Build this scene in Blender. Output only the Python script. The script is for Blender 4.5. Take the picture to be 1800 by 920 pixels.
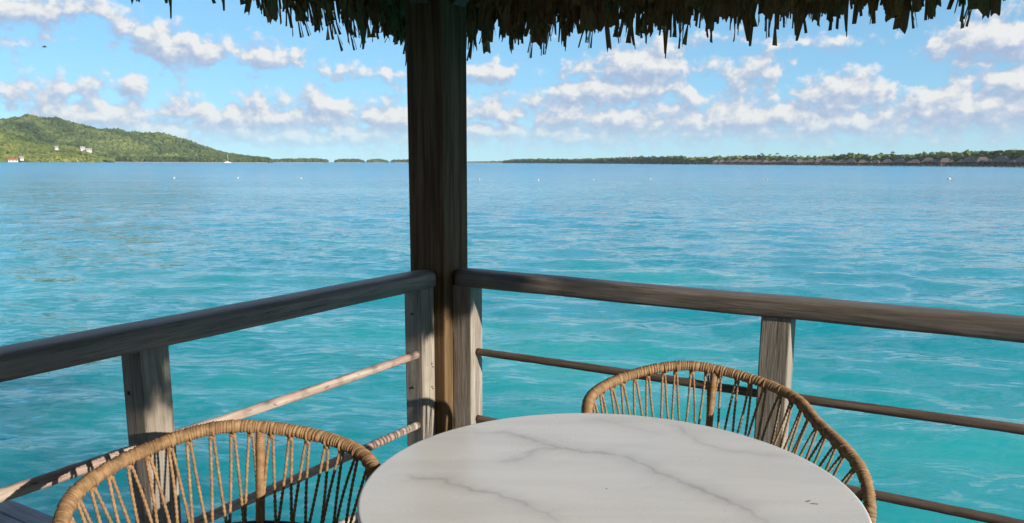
import bpy, bmesh, math, random
import numpy as np
from mathutils import Vector, Matrix

for o in list(bpy.data.objects):
    bpy.data.objects.remove(o, do_unlink=True)
sc = bpy.context.scene
COL = sc.collection
R_ = math.radians
rnd = random.Random(7)
nrs = np.random.RandomState(11)

# ------------------------------------------------------------------ camera
CAMZ = 1.44
WATER_Z = -1.05
cam = bpy.data.cameras.new('camera')
cam.sensor_width = 36.0
cam.lens = 36.0 * 1395.0 / 1800.0
cam.shift_y = 75.8 / 1800.0
cam.clip_start = 0.05
cam.clip_end = 60000
cam_o = bpy.data.objects.new('camera', cam)
COL.objects.link(cam_o)
cam_o.matrix_world = (Matrix.Translation((0, 0, CAMZ)) @ Matrix.Rotation(R_(90 - 10.16), 4, 'X')
                      @ Matrix.Rotation(0.0039, 4, 'Z'))
sc.camera = cam_o

# ------------------------------------------------------------------ sun, sky, exposure
SUN_AZ, SUN_EL = 130.4, 17.0
sl = bpy.data.lights.new('sun', 'SUN')
sl.energy = 4.8
sl.angle = R_(0.5)
sl.color = (1.0, 0.90, 0.76)
so = bpy.data.objects.new('sun', sl)
COL.objects.link(so)
sdir = Vector((math.sin(R_(SUN_AZ)) * math.cos(R_(SUN_EL)), math.cos(R_(SUN_AZ)) * math.cos(R_(SUN_EL)), math.sin(R_(SUN_EL))))
so.rotation_euler = sdir.to_track_quat('Z', 'Y').to_euler()
so.location = (12, -12, 9)

sc.view_settings.view_transform = 'Standard'
sc.view_settings.look = 'None'
sc.view_settings.gamma = 1
sc.view_settings.use_curve_mapping = False
sc.view_settings.exposure = 0.62
sc.render.engine = 'CYCLES'
sc.cycles.use_denoising = True
sc.cycles.adaptive_threshold = 0.02
sc.cycles.max_bounces = 6
sc.cycles.diffuse_bounces = 3
sc.cycles.glossy_bounces = 3
sc.cycles.caustics_reflective = False
sc.cycles.caustics_refractive = False

world = bpy.data.worlds.new('World')
sc.world = world
world.use_nodes = True
world.cycles.sampling_method = 'MANUAL'
world.cycles.sample_map_resolution = 256


class NB:
    """small node builder"""
    def __init__(self, nt):
        self.nt = nt

    def n(self, typ, ins=None, **props):
        nd = self.nt.nodes.new(typ)
        for k, v in props.items():
            setattr(nd, k, v)
        for k, v in (ins or {}).items():
            if isinstance(v, bpy.types.NodeSocket):
                self.nt.links.new(v, nd.inputs[k])
            else:
                nd.inputs[k].default_value = v
        return nd

    def m(self, op, a, b=None, c=None, clamp=False):
        ins = {0: a}
        if b is not None:
            ins[1] = b
        if c is not None:
            ins[2] = c
        return self.n('ShaderNodeMath', ins, operation=op, use_clamp=clamp).outputs[0]

    def vm(self, op, a, b=None):
        ins = {0: a}
        if b is not None:
            ins[1] = b
        nd = self.n('ShaderNodeVectorMath', ins, operation=op)
        return nd.outputs['Value'] if op in ('LENGTH', 'DOT_PRODUCT', 'DISTANCE') else nd.outputs['Vector']

    def mix(self, f, a, b, blend='MIX'):
        nd = self.n('ShaderNodeMix', data_type='RGBA', blend_type=blend)
        for idx, v in ((0, f), (6, a), (7, b)):
            if isinstance(v, bpy.types.NodeSocket):
                self.nt.links.new(v, nd.inputs[idx])
            else:
                nd.inputs[idx].default_value = v if idx == 0 else (tuple(v) + (1,))[:4]
        return nd.outputs[2]

    def ramp(self, f, stops, interp='LINEAR'):
        nd = self.n('ShaderNodeValToRGB', {0: f})
        cr = nd.color_ramp
        cr.interpolation = interp
        while len(cr.elements) < len(stops):
            cr.elements.new(0.5)
        for e, (p, c) in zip(cr.elements, stops):
            e.position = p
            e.color = (tuple(c) + (1,))[:4] if not isinstance(c, (int, float)) else (c, c, c, 1)
        return nd.outputs[0]

    def maprange(self, v, a, b, c=0.0, d=1.0, smooth=True):
        return self.n('ShaderNodeMapRange', {0: v, 1: a, 2: b, 3: c, 4: d},
                      interpolation_type='SMOOTHSTEP' if smooth else 'LINEAR').outputs[0]

    def noise(self, vec, scale, detail=4, rough=0.55, distort=0.0, dims='3D'):
        nd = self.n('ShaderNodeTexNoise', {'Vector': vec, 'Scale': scale, 'Detail': detail, 'Roughness': rough,
                                           'Distortion': distort}, noise_dimensions=dims)
        return nd.outputs[0]


# cumulus at (azimuth, elevation, half width, half height, strength), degrees
CLOUDS = [(-29.91, 8.76, 2.46, 1.27, 0.9), (-26.69, 9.5, 1.64, 0.8, 0.9), (-31.59, 6.72, 1.45, 1.04, 0.6), (-22.0, 7.11, 2.35, 1.74, 1.0), (-23.45, 7.88, 2.25, 1.5, 0.7), (-16.22, 6.92, 3.34, 1.02, 0.9), (-11.79, 5.96, 2.81, 0.52, 0.6), (-8.07, 5.52, 0.98, 0.73, 0.7), (-28.72, 4.55, 1.79, 0.64, 0.7), (-25.39, 4.56, 1.62, 0.59, 0.65), (-31.97, 3.86, 1.11, 0.76, 0.9), (-29.93, 3.15, 0.57, 0.5, 0.9), (-27.69, 2.89, 2.53, 0.87, 0.8), (-21.38, 3.42, 1.22, 0.69, 0.8), (-16.55, 3.8, 1.34, 1.02, 1.0), (-17.69, 2.85, 2.34, 1.02, 0.95), (-12.93, 3.77, 1.6, 0.96, 1.0), (-11.89, 3.03, 2.41, 0.72, 0.9), (-8.71, 3.11, 1.7, 1.06, 0.95), (-22.85, 2.02, 4.9, 0.83, 0.75), (-16.46, 1.68, 6.69, 0.67, 0.8), (-10.38, 1.74, 4.44, 0.65, 0.75), (-18.71, 0.75, 4.27, 0.23, 0.55), (-10.41, 0.89, 3.63, 0.24, 0.5), (-2.12, 6.12, 1.56, 1.56, 1.0), (9.35, 6.46, 2.83, 2.02, 1.0), (5.07, 6.36, 2.13, 0.9, 0.7), (7.46, 4.9, 3.26, 1.63, 0.75), (16.36, 5.95, 1.73, 1.34, 1.0), (22.3, 4.63, 1.51, 1.36, 1.05), (20.52, 4.47, 0.84, 1.0, 0.95), (13.78, 4.38, 0.96, 1.11, 1.0), (24.43, 4.74, 0.67, 0.56, 0.8), (30.08, 7.3, 3.34, 1.69, 1.05), (29.1, 3.39, 3.92, 1.21, 1.0), (26.02, 2.78, 2.57, 0.88, 0.9), (31.64, 4.63, 2.08, 1.73, 0.8), (0.74, 4.15, 1.4, 0.74, 0.75), (3.92, 4.61, 1.15, 0.74, 0.75), (5.2, 4.0, 0.65, 0.82, 1.0), (3.95, 3.15, 2.25, 1.07, 0.9), (8.3, 2.83, 2.84, 0.97, 0.95), (12.38, 2.73, 2.56, 0.88, 0.95), (15.93, 3.08, 2.76, 1.26, 0.95), (19.4, 2.74, 1.54, 0.85, 0.95), (22.21, 2.63, 1.67, 0.76, 0.9), (3.97, 1.67, 5.33, 0.37, 0.7), (-2.13, 3.52, 1.64, 1.07, 0.75), (-2.05, 2.12, 2.46, 0.74, 0.8), (1.56, 1.82, 3.69, 0.49, 0.7), (27.67, 2.12, 4.7, 0.4, 0.75), (13.74, 1.96, 4.78, 0.4, 0.6), (22.1, 1.76, 2.28, 0.23, 0.5), (19.61, 7.73, 2.31, 0.54, 0.35), (11.95, 8.35, 2.41, 0.64, 0.4)]


CLOUD_ROWS = [(0.0, 2.4), (2.4, 3.6), (3.6, 5.25), (5.25, 7.4), (7.4, 20.0)]
AZ0, AZ1 = -36.0, 36.0


def cloud_row_stops(lo, hi):
    """bank of cumulus at one height: base line and half thickness by azimuth"""
    blobs = [c for c in CLOUDS if lo <= c[1] < hi]
    out = []
    for i in range(32):
        az = AZ0 + (AZ1 - AZ0) * i / 31
        best = max(blobs, key=lambda c: c[3] * c[4] * (1 - ((az - c[0]) / (1.2 * c[2])) ** 2) if abs(az - c[0]) < 3 * c[2] else -0.3 * abs(az - c[0]) / c[2])
        h = best[3] * best[4] * (1 - ((az - best[0]) / (1.2 * best[2])) ** 2)
        out.append((i / 31, (best[1] / 12.0, (min(max(h + (0.42 if hi < 4 else 0.22 if hi < 6 else -0.04), -0.8), 2.9) + 1) / 4.0, 0.0)))
    return out


def cloud_group():
    g = bpy.data.node_groups.new('cloud_field', 'ShaderNodeTree')
    g.interface.new_socket('P', in_out='INPUT', socket_type='NodeSocketVector')
    g.interface.new_socket('Field', in_out='OUTPUT', socket_type='NodeSocketFloat')
    b = NB(g)
    gi = g.nodes.new('NodeGroupInput')
    go = g.nodes.new('NodeGroupOutput')
    p = gi.outputs[0]
    # billowing outline: push the sample point around before measuring the banks
    w1 = b.n('ShaderNodeTexNoise', {'Vector': p, 'Scale': 0.60, 'Detail': 3.0, 'Roughness': 0.6}, noise_dimensions='2D').outputs[1]
    w1 = b.vm('MULTIPLY', b.vm('SUBTRACT', w1, (0.5, 0.5, 0.5)), (2.4, 1.4, 0.0))
    q = b.vm('ADD', p, w1)
    sq = b.n('ShaderNodeSeparateXYZ', {0: q})
    fac = b.m('MULTIPLY_ADD', sq.outputs[0], 1.0 / (AZ1 - AZ0), -AZ0 / (AZ1 - AZ0))
    acc = None
    for lo, hi in CLOUD_ROWS:
        rc = b.n('ShaderNodeSeparateColor', {0: b.ramp(fac, cloud_row_stops(lo, hi))})
        dist = b.m('ABSOLUTE', b.m('MULTIPLY_ADD', rc.outputs[0], -12.0, sq.outputs[1]))
        f = b.m('SUBTRACT', b.m('MULTIPLY_ADD', rc.outputs[1], 4.0, -1.0), dist)
        acc = f if acc is None else b.m('SMOOTH_MAX', acc, f, 0.35)
    # the same kind of broken cumulus goes on all round and overhead
    sx = b.n('ShaderNodeSeparateXYZ', {0: p})
    gen = b.noise(b.vm('MULTIPLY', q, (0.16, 0.27, 0)), 1.0, 2, 0.5, 0.0, '2D')
    gen = b.m('MULTIPLY_ADD', gen, 4.2, -2.1)
    mask = b.m('MAXIMUM', b.maprange(b.m('ABSOLUTE', sx.outputs[0]), 33, 38), b.maprange(sx.outputs[1], 10.5, 14))
    acc = b.m('MAXIMUM', b.m('MULTIPLY_ADD', mask, -3.0, acc), b.m('ADD', gen, b.m('MULTIPLY_ADD', mask, 3.0, -3.0)))
    hi = b.noise(b.vm('MULTIPLY', p, (1.0, 1.4, 0)), 0.62, 5, 0.55, 0.0, '2D')
    acc = b.m('ADD', acc, b.m('MULTIPLY_ADD', hi, 2.5, -1.25))
    # cauliflower heads: rounded cells at three sizes
    vo = b.n('ShaderNodeTexVoronoi', {'Vector': b.vm('ADD', b.vm('MULTIPLY', p, (1.0, 1.25, 0)), b.vm('MULTIPLY', w1, (0.22, 0.3, 0))), 'Scale': 0.85, 'Detail': 2.0, 'Roughness': 0.5, 'Lacunarity': 2.2},
             voronoi_dimensions='2D', feature='F1', normalize=True).outputs['Distance']
    acc = b.m('ADD', acc, b.m('MULTIPLY_ADD', vo, -1.9, 0.72))
    g.links.new(acc, go.inputs[0])
    return g


def build_world():
    nt = world.node_tree
    b = NB(nt)
    bg = nt.nodes['Background']
    sky = b.n('ShaderNodeTexSky', sky_type='NISHITA', sun_disc=False, sun_elevation=R_(SUN_EL), sun_rotation=R_(SUN_AZ),
              air_density=0.72, dust_density=0.0, ozone_density=4.5, altitude=0.0)
    tc = b.n('ShaderNodeTexCoord').outputs['Generated']
    s = b.n('ShaderNodeSeparateXYZ', {0: tc})
    az = b.m('MULTIPLY', b.m('ARCTAN2', s.outputs[0], s.outputs[1]), 57.29578)
    el = b.m('MULTIPLY', b.m('ARCSINE', s.outputs[2]), 57.29578)
    P = b.n('ShaderNodeCombineXYZ', {0: az, 1: el, 2: 0.0}).outputs[0]
    grp = cloud_group()
    a1 = nt.nodes.new('ShaderNodeGroup'); a1.node_tree = grp
    nt.links.new(P, a1.inputs[0])
    P2 = b.vm('ADD', P, (0.34, 0.60, 0.0))
    a2 = nt.nodes.new('ShaderNodeGroup'); a2.node_tree = grp
    nt.links.new(P2, a2.inputs[0])
    f1, f2 = a1.outputs[0], a2.outputs[0]
    dens = b.maprange(f1, -0.40, 0.75)
    lit = b.m('MULTIPLY_ADD', b.m('SUBTRACT', f1, f2), 0.60, 0.28)
    lit = b.m('ADD', lit, b.m('MULTIPLY', b.maprange(f1, 0.0, 0.9), 0.16))
    lit = b.m('MINIMUM', b.m('MAXIMUM', lit, 0.0), 1.0)
    ccol = b.ramp(lit, [(0.0, (0.43, 0.54, 0.76)), (0.40, (0.57, 0.66, 0.83)), (0.72, (0.82, 0.84, 0.88)), (1.0, (0.99, 0.98, 0.96))])
    ccol = b.vm('SCALE', ccol)
    ccol.node.inputs['Scale'].default_value = 5.9
    # thinner and paler towards the horizon, none below it
    low = b.maprange(el, 0.2, 3.2, 0.22, 1.0)
    dens = b.m('MULTIPLY', b.m('MULTIPLY', dens, low), 0.94)
    # the phone's tone curve flattens the steep clear-sky gradient
    base = b.n('ShaderNodeGamma', {0: sky.outputs[0], 1: 0.5}).outputs[0]
    base = b.mix(1.0, base, (1.40, 2.20, 2.52), 'MULTIPLY')
    col = b.mix(dens, base, ccol)
    nt.links.new(col, bg.inputs[0])
    bg.inputs[1].default_value = 0.10


build_world()

# ------------------------------------------------------------------ helpers
TH = R_(30.9)
P0 = Vector((-0.3123, 3.3772, 0.0))
RV = Vector((math.cos(TH), -math.sin(TH), 0))
LV = Vector((math.sin(TH), math.cos(TH), 0))


def W(u, v, z=0.0):
    return P0 + RV * u + LV * v + Vector((0, 0, z))


def link(o, parent=None):
    COL.objects.link(o)
    if parent is not None:
        o.parent = parent
    return o


def tag(o, label=None, cat=None, group=None, kind=None):
    for k, v in (('label', label), ('category', cat), ('group', group), ('kind', kind)):
        if v:
            o[k] = v
    return o


def empty(name, loc=(0, 0, 0), rz=0.0, label=None, cat=None, group=None):
    o = bpy.data.objects.new(name, None)
    o.empty_display_size = 0.1
    o.location = loc
    o.rotation_euler = (0, 0, rz)
    link(o)
    return tag(o, label, cat, group)


def mesh(name, verts, faces, mat=None, smooth=False):
    me = bpy.data.meshes.new(name)
    me.from_pydata([tuple(v) for v in verts], [], faces)
    me.validate()
    if mat:
        me.materials.append(mat)
    if smooth:
        me.polygons.foreach_set('use_smooth', [True] * len(me.polygons))
    me.update()
    return me


def obj(name, me, parent=None, loc=(0, 0, 0), rot=(0, 0, 0)):
    o = bpy.data.objects.new(name, me)
    o.location = loc
    o.rotation_euler = rot
    return link(o, parent)


def grid_mesh(name, V, mat=None, smooth=True, closed_j=False):
    """V: array (ni, nj, 3)"""
    ni, nj = V.shape[:2]
    idx = np.arange(ni * nj).reshape(ni, nj)
    if closed_j:
        a, b_ = idx, np.roll(idx, -1, 1)
        q = np.stack([a[:-1], a[1:], b_[1:], b_[:-1]], -1).reshape(-1, 4)
    else:
        q = np.stack([idx[:-1, :-1], idx[1:, :-1], idx[1:, 1:], idx[:-1, 1:]], -1).reshape(-1, 4)
    return arr_mesh(name, V.reshape(-1, 3), q, mat, smooth)


def arr_mesh(name, V, F, mat=None, smooth=True):
    me = bpy.data.meshes.new(name)
    V = np.asarray(V, np.float32)
    F = np.asarray(F, np.int32)
    k = F.shape[1]
    me.vertices.add(len(V))
    me.vertices.foreach_set('co', V.ravel())
    me.loops.add(F.size)
    me.loops.foreach_set('vertex_index', F.ravel())
    me.polygons.add(len(F))
    me.polygons.foreach_set('loop_start', np.arange(0, F.size, k, dtype=np.int32))
    me.polygons.foreach_set('use_smooth', np.full(len(F), smooth))
    me.update(calc_edges=True)
    if mat:
        me.materials.append(mat)
    return me


def box_mesh(name, sx, sy, sz, mat, bev=0.004, seg=2, z0=None):
    bm = bmesh.new()
    bmesh.ops.create_cube(bm, size=1)
    zc = 0 if z0 is None else z0 + sz / 2
    bmesh.ops.scale(bm, vec=(sx, sy, sz), verts=bm.verts)
    bmesh.ops.translate(bm, vec=(0, 0, zc), verts=bm.verts)
    if bev:
        bmesh.ops.bevel(bm, geom=bm.edges[:], offset=bev, segments=seg, affect='EDGES', profile=0.6)
    me = bpy.data.meshes.new(name)
    bm.to_mesh(me)
    bm.free()
    me.materials.append(mat)
    return me


def frames(pts):
    """parallel transport frames along a polyline (n,3)"""
    P = np.asarray(pts, float)
    T = np.gradient(P, axis=0)
    T /= np.linalg.norm(T, axis=1)[:, None] + 1e-12
    N = np.zeros_like(P)
    ref = np.array([0, 0, 1.0]) if abs(T[0][2]) < 0.9 else np.array([1.0, 0, 0])
    n = np.cross(T[0], ref)
    n /= np.linalg.norm(n)
    for i in range(len(P)):
        n = n - T[i] * (n @ T[i])
        n /= np.linalg.norm(n) + 1e-12
        N[i] = n
    return T, N, np.cross(T, N)


def tube_arr(pts, rad, sides=10, caps=True):
    """rad: float, (n,) or (n,sides) -> verts, quads"""
    P = np.asarray(pts, float)
    n = len(P)
    T, N, B = frames(P)
    a = np.arange(sides) * 2 * math.pi / sides
    rad = np.asarray(rad, float)
    if rad.ndim == 0:
        rad = np.full((n, sides), float(rad))
    elif rad.ndim == 1:
        rad = np.repeat(rad[:, None], sides, 1)
    V = P[:, None] + rad[..., None] * (np.cos(a)[None, :, None] * N[:, None] + np.sin(a)[None, :, None] * B[:, None])
    idx = np.arange(n * sides).reshape(n, sides)
    b_ = np.roll(idx, -1, 1)
    F = np.stack([idx[:-1], b_[:-1], b_[1:], idx[1:]], -1).reshape(-1, 4)
    V = V.reshape(-1, 3)
    if caps:
        V = np.vstack([V, P[:1], P[-1:]])
        c0, c1 = n * sides, n * sides + 1
        # degenerate quads as caps are avoided: pair the sides
        cap = []
        for s in range(0, sides, 2):
            cap.append([idx[0, (s + 2) % sides], idx[0, (s + 1) % sides], idx[0, s], c0])
            cap.append([idx[-1, s], idx[-1, (s + 1) % sides], idx[-1, (s + 2) % sides], c1])
        F = np.vstack([F, cap])
    return V, F


def merge(parts):
    Vs, Fs, o = [], [], 0
    for V, F in parts:
        Vs.append(V)
        Fs.append(np.asarray(F) + o)
        o += len(V)
    return np.vstack(Vs), np.vstack(Fs)


def resample(pts, n):
    P = np.asarray(pts, float)
    s = np.r_[0, np.cumsum(np.linalg.norm(np.diff(P, axis=0), axis=1))]
    t = np.linspace(0, s[-1], n)
    return np.stack([np.interp(t, s, P[:, k]) for k in range(3)], 1), s[-1]


def smooth_curve(nodes, n=400):
    """Catmull-Rom through the nodes"""
    P = np.asarray(nodes, float)
    Q = np.vstack([2 * P[0] - P[1], P, 2 * P[-1] - P[-2]])
    out = []
    for i in range(len(P) - 1):
        p0, p1, p2, p3 = Q[i:i + 4]
        t = np.linspace(0, 1, 24, endpoint=False)[:, None]
        out.append(0.5 * (2 * p1 + (p2 - p0) * t + (2 * p0 - 5 * p1 + 4 * p2 - p3) * t ** 2 + (-p0 + 3 * p1 - 3 * p2 + p3) * t ** 3))
    out.append(P[-1:])
    return resample(np.vstack(out), n)


def copy_tree(o, parent=None):
    c = o.copy()
    COL.objects.link(c)
    c.parent = parent
    for ch in list(o.children):
        copy_tree(ch, c)
    return c


# ------------------------------------------------------------------ materials
def new_mat(name):
    m = bpy.data.materials.new(name)
    m.use_nodes = True
    nt = m.node_tree
    return m, NB(nt), nt.nodes['Principled BSDF'], nt


def wood(name, c1, c2, axis='x', rough=0.7, grain=1.0, stain=None, stain_amt=0.5, spec=0.3, bump=0.5, fleck=None):
    """weathered timber: streaks along one local axis, blotches, fine cracks"""
    m, b, bs, nt = new_mat(name)
    tc = b.n('ShaderNodeTexCoord').outputs['Object']
    oi = b.n('ShaderNodeObjectInfo').outputs['Random']
    off = b.n('ShaderNodeCombineXYZ', {0: b.m('MULTIPLY', oi, 7.3), 1: b.m('MULTIPLY', oi, 3.1), 2: b.m('MULTIPLY', oi, 5.7)}).outputs[0]
    p = b.vm('ADD', tc, off)
    k = {'x': (1.2, 22, 22), 'y': (22, 1.2, 22), 'z': (22, 22, 1.2)}[axis]
    st = b.noise(b.vm('MULTIPLY', p, k), 2.2 * grain, 6, 0.62, 0.6)
    k2 = {'x': (4, 120, 120), 'y': (120, 4, 120), 'z': (120, 120, 4)}[axis]
    fine = b.noise(b.vm('MULTIPLY', p, k2), 1.6 * grain, 4, 0.7)
    blot = b.noise(p, 5.0, 5, 0.6)
    f = b.m('ADD', b.m('MULTIPLY', st, 0.75), b.m('MULTIPLY', fine, 0.35))
    f = b.maprange(f, 0.38, 0.74)
    col = b.mix(f, c1, c2)
    if stain:
        col = b.mix(b.m('MULTIPLY', b.maprange(blot, 0.42, 0.66), stain_amt), col, stain)
    if fleck:
        fl = b.noise(b.vm('MULTIPLY', p, {'x': (30, 90, 90), 'y': (90, 30, 90), 'z': (90, 90, 30)}[axis]), 1.0, 3, 0.7)
        col = b.mix(b.maprange(fl, 0.60, 0.68), col, fleck)
    crack = b.maprange(fine, 0.31, 0.43, 0.38, 1.0)
    col = b.mix(1.0, col, b.n('ShaderNodeCombineXYZ', {0: crack, 1: crack, 2: crack}).outputs[0], 'MULTIPLY')
    nt.links.new(col, bs.inputs['Base Color'])
    nt.links.new(b.m('MULTIPLY_ADD', fine, 0.25, rough - 0.12), bs.inputs['Roughness'])
    bs.inputs['Specular IOR Level'].default_value = spec
    h = b.m('ADD', b.m('MULTIPLY', fine, 0.6), b.m('MULTIPLY', st, 0.6))
    bp = b.n('ShaderNodeBump', {'Height': h, 'Strength': bump, 'Distance': 0.006})
    nt.links.new(bp.outputs[0], bs.inputs['Normal'])
    return m


def plain(name, col, rough=0.6, metal=0.0, var=0.12, scale=8.0, spec=0.4, bump=0.0):
    m, b, bs, nt = new_mat(name)
    tc = b.n('ShaderNodeTexCoord').outputs['Object']
    f = b.noise(tc, scale, 5, 0.6)
    v = b.maprange(f, 0.3, 0.7, 1 - var, 1 + var)
    c = b.mix(1.0, col, b.n('ShaderNodeCombineXYZ', {0: v, 1: v, 2: v}).outputs[0], 'MULTIPLY')
    nt.links.new(c, bs.inputs['Base Color'])
    bs.inputs['Roughness'].default_value = rough
    bs.inputs['Metallic'].default_value = metal
    bs.inputs['Specular IOR Level'].default_value = spec
    if bump:
        bp = b.n('ShaderNodeBump', {'Height': f, 'Strength': bump, 'Distance': 0.01})
        nt.links.new(bp.outputs[0], bs.inputs['Normal'])
    return m


M = {}
M['post_dark'] = wood('dark_post_timber', (0.060, 0.040, 0.027), (0.135, 0.092, 0.062), 'z', 0.6, stain=(0.05, 0.034, 0.024), stain_amt=0.6)
M['post_grey'] = wood('weathered_grey_post', (0.185, 0.158, 0.132), (0.37, 0.335, 0.29), 'z', 0.75, stain=(0.19, 0.145, 0.11), stain_amt=0.45)
M['rail_dark'] = wood('dark_weathered_handrail', (0.130, 0.103, 0.086), (0.285, 0.238, 0.203), 'x', 0.5, stain=(0.14, 0.115, 0.10), stain_amt=0.5, spec=0.5, fleck=(0.20, 0.18, 0.16))
M['rail_brown'] = wood('brown_weathered_handrail', (0.090, 0.073, 0.062), (0.235, 0.198, 0.168), 'x', 0.55, stain=(0.12, 0.104, 0.095), stain_amt=0.55, spec=0.45)
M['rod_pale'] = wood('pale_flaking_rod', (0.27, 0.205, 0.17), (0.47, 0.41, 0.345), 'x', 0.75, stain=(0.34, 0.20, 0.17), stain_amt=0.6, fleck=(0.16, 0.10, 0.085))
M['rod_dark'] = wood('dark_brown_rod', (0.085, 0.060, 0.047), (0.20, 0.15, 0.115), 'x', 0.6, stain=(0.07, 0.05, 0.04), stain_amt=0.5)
M['plank'] = wood('grey_deck_plank', (0.13, 0.135, 0.15), (0.25, 0.26, 0.285), 'x', 0.75, stain=(0.11, 0.11, 0.125), stain_amt=0.5)
M['beam'] = wood('brown_roof_beam', (0.10, 0.065, 0.04), (0.22, 0.15, 0.095), 'x', 0.65)
M['thatch'] = wood('dry_leaf_thatch', (0.19, 0.090, 0.036), (0.48, 0.28, 0.135), 'z', 0.85, grain=2.2, spec=0.08, stain=(0.26, 0.16, 0.095), stain_amt=0.6)
M['metal'] = plain('dark_chair_frame_metal', (0.045, 0.042, 0.042), 0.45, 0.6)
M['cushion'] = plain('beige_cushion_cloth', (0.55, 0.49, 0.40), 0.9, var=0.08, scale=60)


def rope_mat():
    m, b, bs, nt = new_mat('tan_rope')
    tc = b.n('ShaderNodeTexCoord').outputs['Object']
    oi = b.n('ShaderNodeObjectInfo').outputs['Random']
    f = b.noise(tc, 55, 4, 0.6)
    f2 = b.noise(tc, 500, 2, 0.6)
    col = b.mix(b.maprange(f, 0.35, 0.68), (0.190, 0.106, 0.047), (0.335, 0.205, 0.102))
    col = b.mix(b.m('MULTIPLY', b.maprange(f2, 0.45, 0.7), 0.35), col, (0.13, 0.075, 0.04))
    col = b.mix(b.m('MULTIPLY', oi, 0.25), col, (0.28, 0.19, 0.11))
    nt.links.new(col, bs.inputs['Base Color'])
    bs.inputs['Roughness'].default_value = 0.7
    bs.inputs['Specular IOR Level'].default_value = 0.35
    bp = b.n('ShaderNodeBump', {'Height': f2, 'Strength': 0.3, 'Distance': 0.001})
    nt.links.new(bp.outputs[0], bs.inputs['Normal'])
    return m


M['rope'] = rope_mat()


def marble_mat():
    m, b, bs, nt = new_mat('white_veined_marble')
    tc = b.n('ShaderNodeTexCoord').outputs['Object']
    at = b.n('ShaderNodeAttribute', attribute_name='vein').outputs['Fac']
    # faint slanting cloudiness of the stone
    mp = b.n('ShaderNodeMapping', {'Vector': tc, 'Rotation': (0, 0, R_(33)), 'Scale': (1.5, 9.0, 1.0)}).outputs[0]
    cl = b.noise(mp, 1.3, 4, 0.55, 0.5)
    sp = b.noise(tc, 14, 5, 0.65)
    base = b.mix(b.maprange(cl, 0.38, 0.66), (0.76, 0.75, 0.735), (0.70, 0.69, 0.675))
    v = b.m('MULTIPLY', at, b.maprange(sp, 0.25, 0.6, 0.45, 1.0))
    col = b.mix(v, base, (0.24, 0.225, 0.22))
    nt.links.new(col, bs.inputs['Base Color'])
    nt.links.new(b.maprange(b.noise(tc, 3.5, 6, 0.65), 0.35, 0.7, 0.20, 0.36), bs.inputs['Roughness'])
    bs.inputs['Specular IOR Level'].default_value = 0.45
    return m


M['marble'] = marble_mat()
M['marble_edge'] = plain('white_table_edge', (0.66, 0.65, 0.63), 0.4, var=0.04)
M['white_paint'] = plain('white_paint', (0.72, 0.72, 0.70), 0.5, var=0.05)
M['cream_wall'] = plain('cream_house_wall', (0.46, 0.43, 0.38), 0.8, var=0.08)
M['red_roof'] = plain('red_metal_roof', (0.36, 0.09, 0.06), 0.6)
M['grey_roof'] = plain('grey_house_roof', (0.34, 0.34, 0.34), 0.6)
M['glass_dark'] = plain('dark_window_glass', (0.03, 0.04, 0.05), 0.15)
M['far_thatch'] = plain('grey_brown_far_thatch', (0.105, 0.085, 0.080), 0.9, var=0.3, scale=1.5)
M['far_wood'] = plain('brown_far_timber', (0.17, 0.115, 0.075), 0.8, var=0.25, scale=1.0)
M['far_dark'] = plain('dark_far_opening', (0.02, 0.018, 0.016), 0.8)
M['buoy_white'] = plain('white_buoy_plastic', (0.62, 0.56, 0.48), 0.5)
M['buoy_orange'] = plain('pale_orange_buoy_plastic', (0.60, 0.36, 0.24), 0.5)
M['trunk'] = plain('palm_trunk_bark', (0.20, 0.16, 0.12), 0.9, var=0.25)
M['sand'] = plain('pale_coral_sand', (0.55, 0.49, 0.38), 0.9, var=0.15, scale=0.05)
M['bird'] = plain('dark_bird_feathers', (0.03, 0.03, 0.03), 0.8)


def foliage(name, dark, mid, light, scale=0.02):
    m, b, bs, nt = new_mat(name)
    g = b.n('ShaderNodeNewGeometry')
    p = g.outputs['Position']
    isl = g.outputs['Random Per Island']
    n1 = b.maprange(b.noise(p, scale, 5, 0.6), 0.30, 0.70, 0.12, 0.88)
    n2 = b.noise(p, scale * 9, 3, 0.6)
    f = b.m('ADD', b.m('MULTIPLY', n1, 0.58), b.m('ADD', b.m('MULTIPLY', isl, 0.22), b.m('MULTIPLY', n2, 0.25)))
    col = b.ramp(f, [(0.28, dark), (0.55, mid), (0.82, light)])
    nt.links.new(col, bs.inputs['Base Color'])
    bs.inputs['Roughness'].default_value = 0.8
    bs.inputs['Specular IOR Level'].default_value = 0.15
    return m


M['hill_green'] = foliage('hill_forest_green', (0.022, 0.044, 0.016), (0.064, 0.098, 0.030), (0.155, 0.180, 0.052), 0.008)
M['hill_yellow'] = foliage('sunny_slope_green', (0.028, 0.054, 0.015), (0.105, 0.135, 0.030), (0.25, 0.25, 0.060), 0.010)
M['wood_dark'] = foliage('dark_shore_foliage', (0.024, 0.045, 0.016), (0.050, 0.082, 0.024), (0.095, 0.125, 0.035), 0.03)
M['wood_olive'] = foliage('olive_shore_foliage', (0.050, 0.070, 0.020), (0.105, 0.125, 0.032), (0.19, 0.19, 0.055), 0.03)
M['palm_green'] = foliage('palm_frond_green', (0.055, 0.075, 0.020), (0.10, 0.125, 0.030), (0.17, 0.17, 0.05), 0.2)
M['palm_gold'] = foliage('golden_palm_frond', (0.13, 0.13, 0.030), (0.23, 0.21, 0.045), (0.33, 0.28, 0.07), 0.2)


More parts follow.
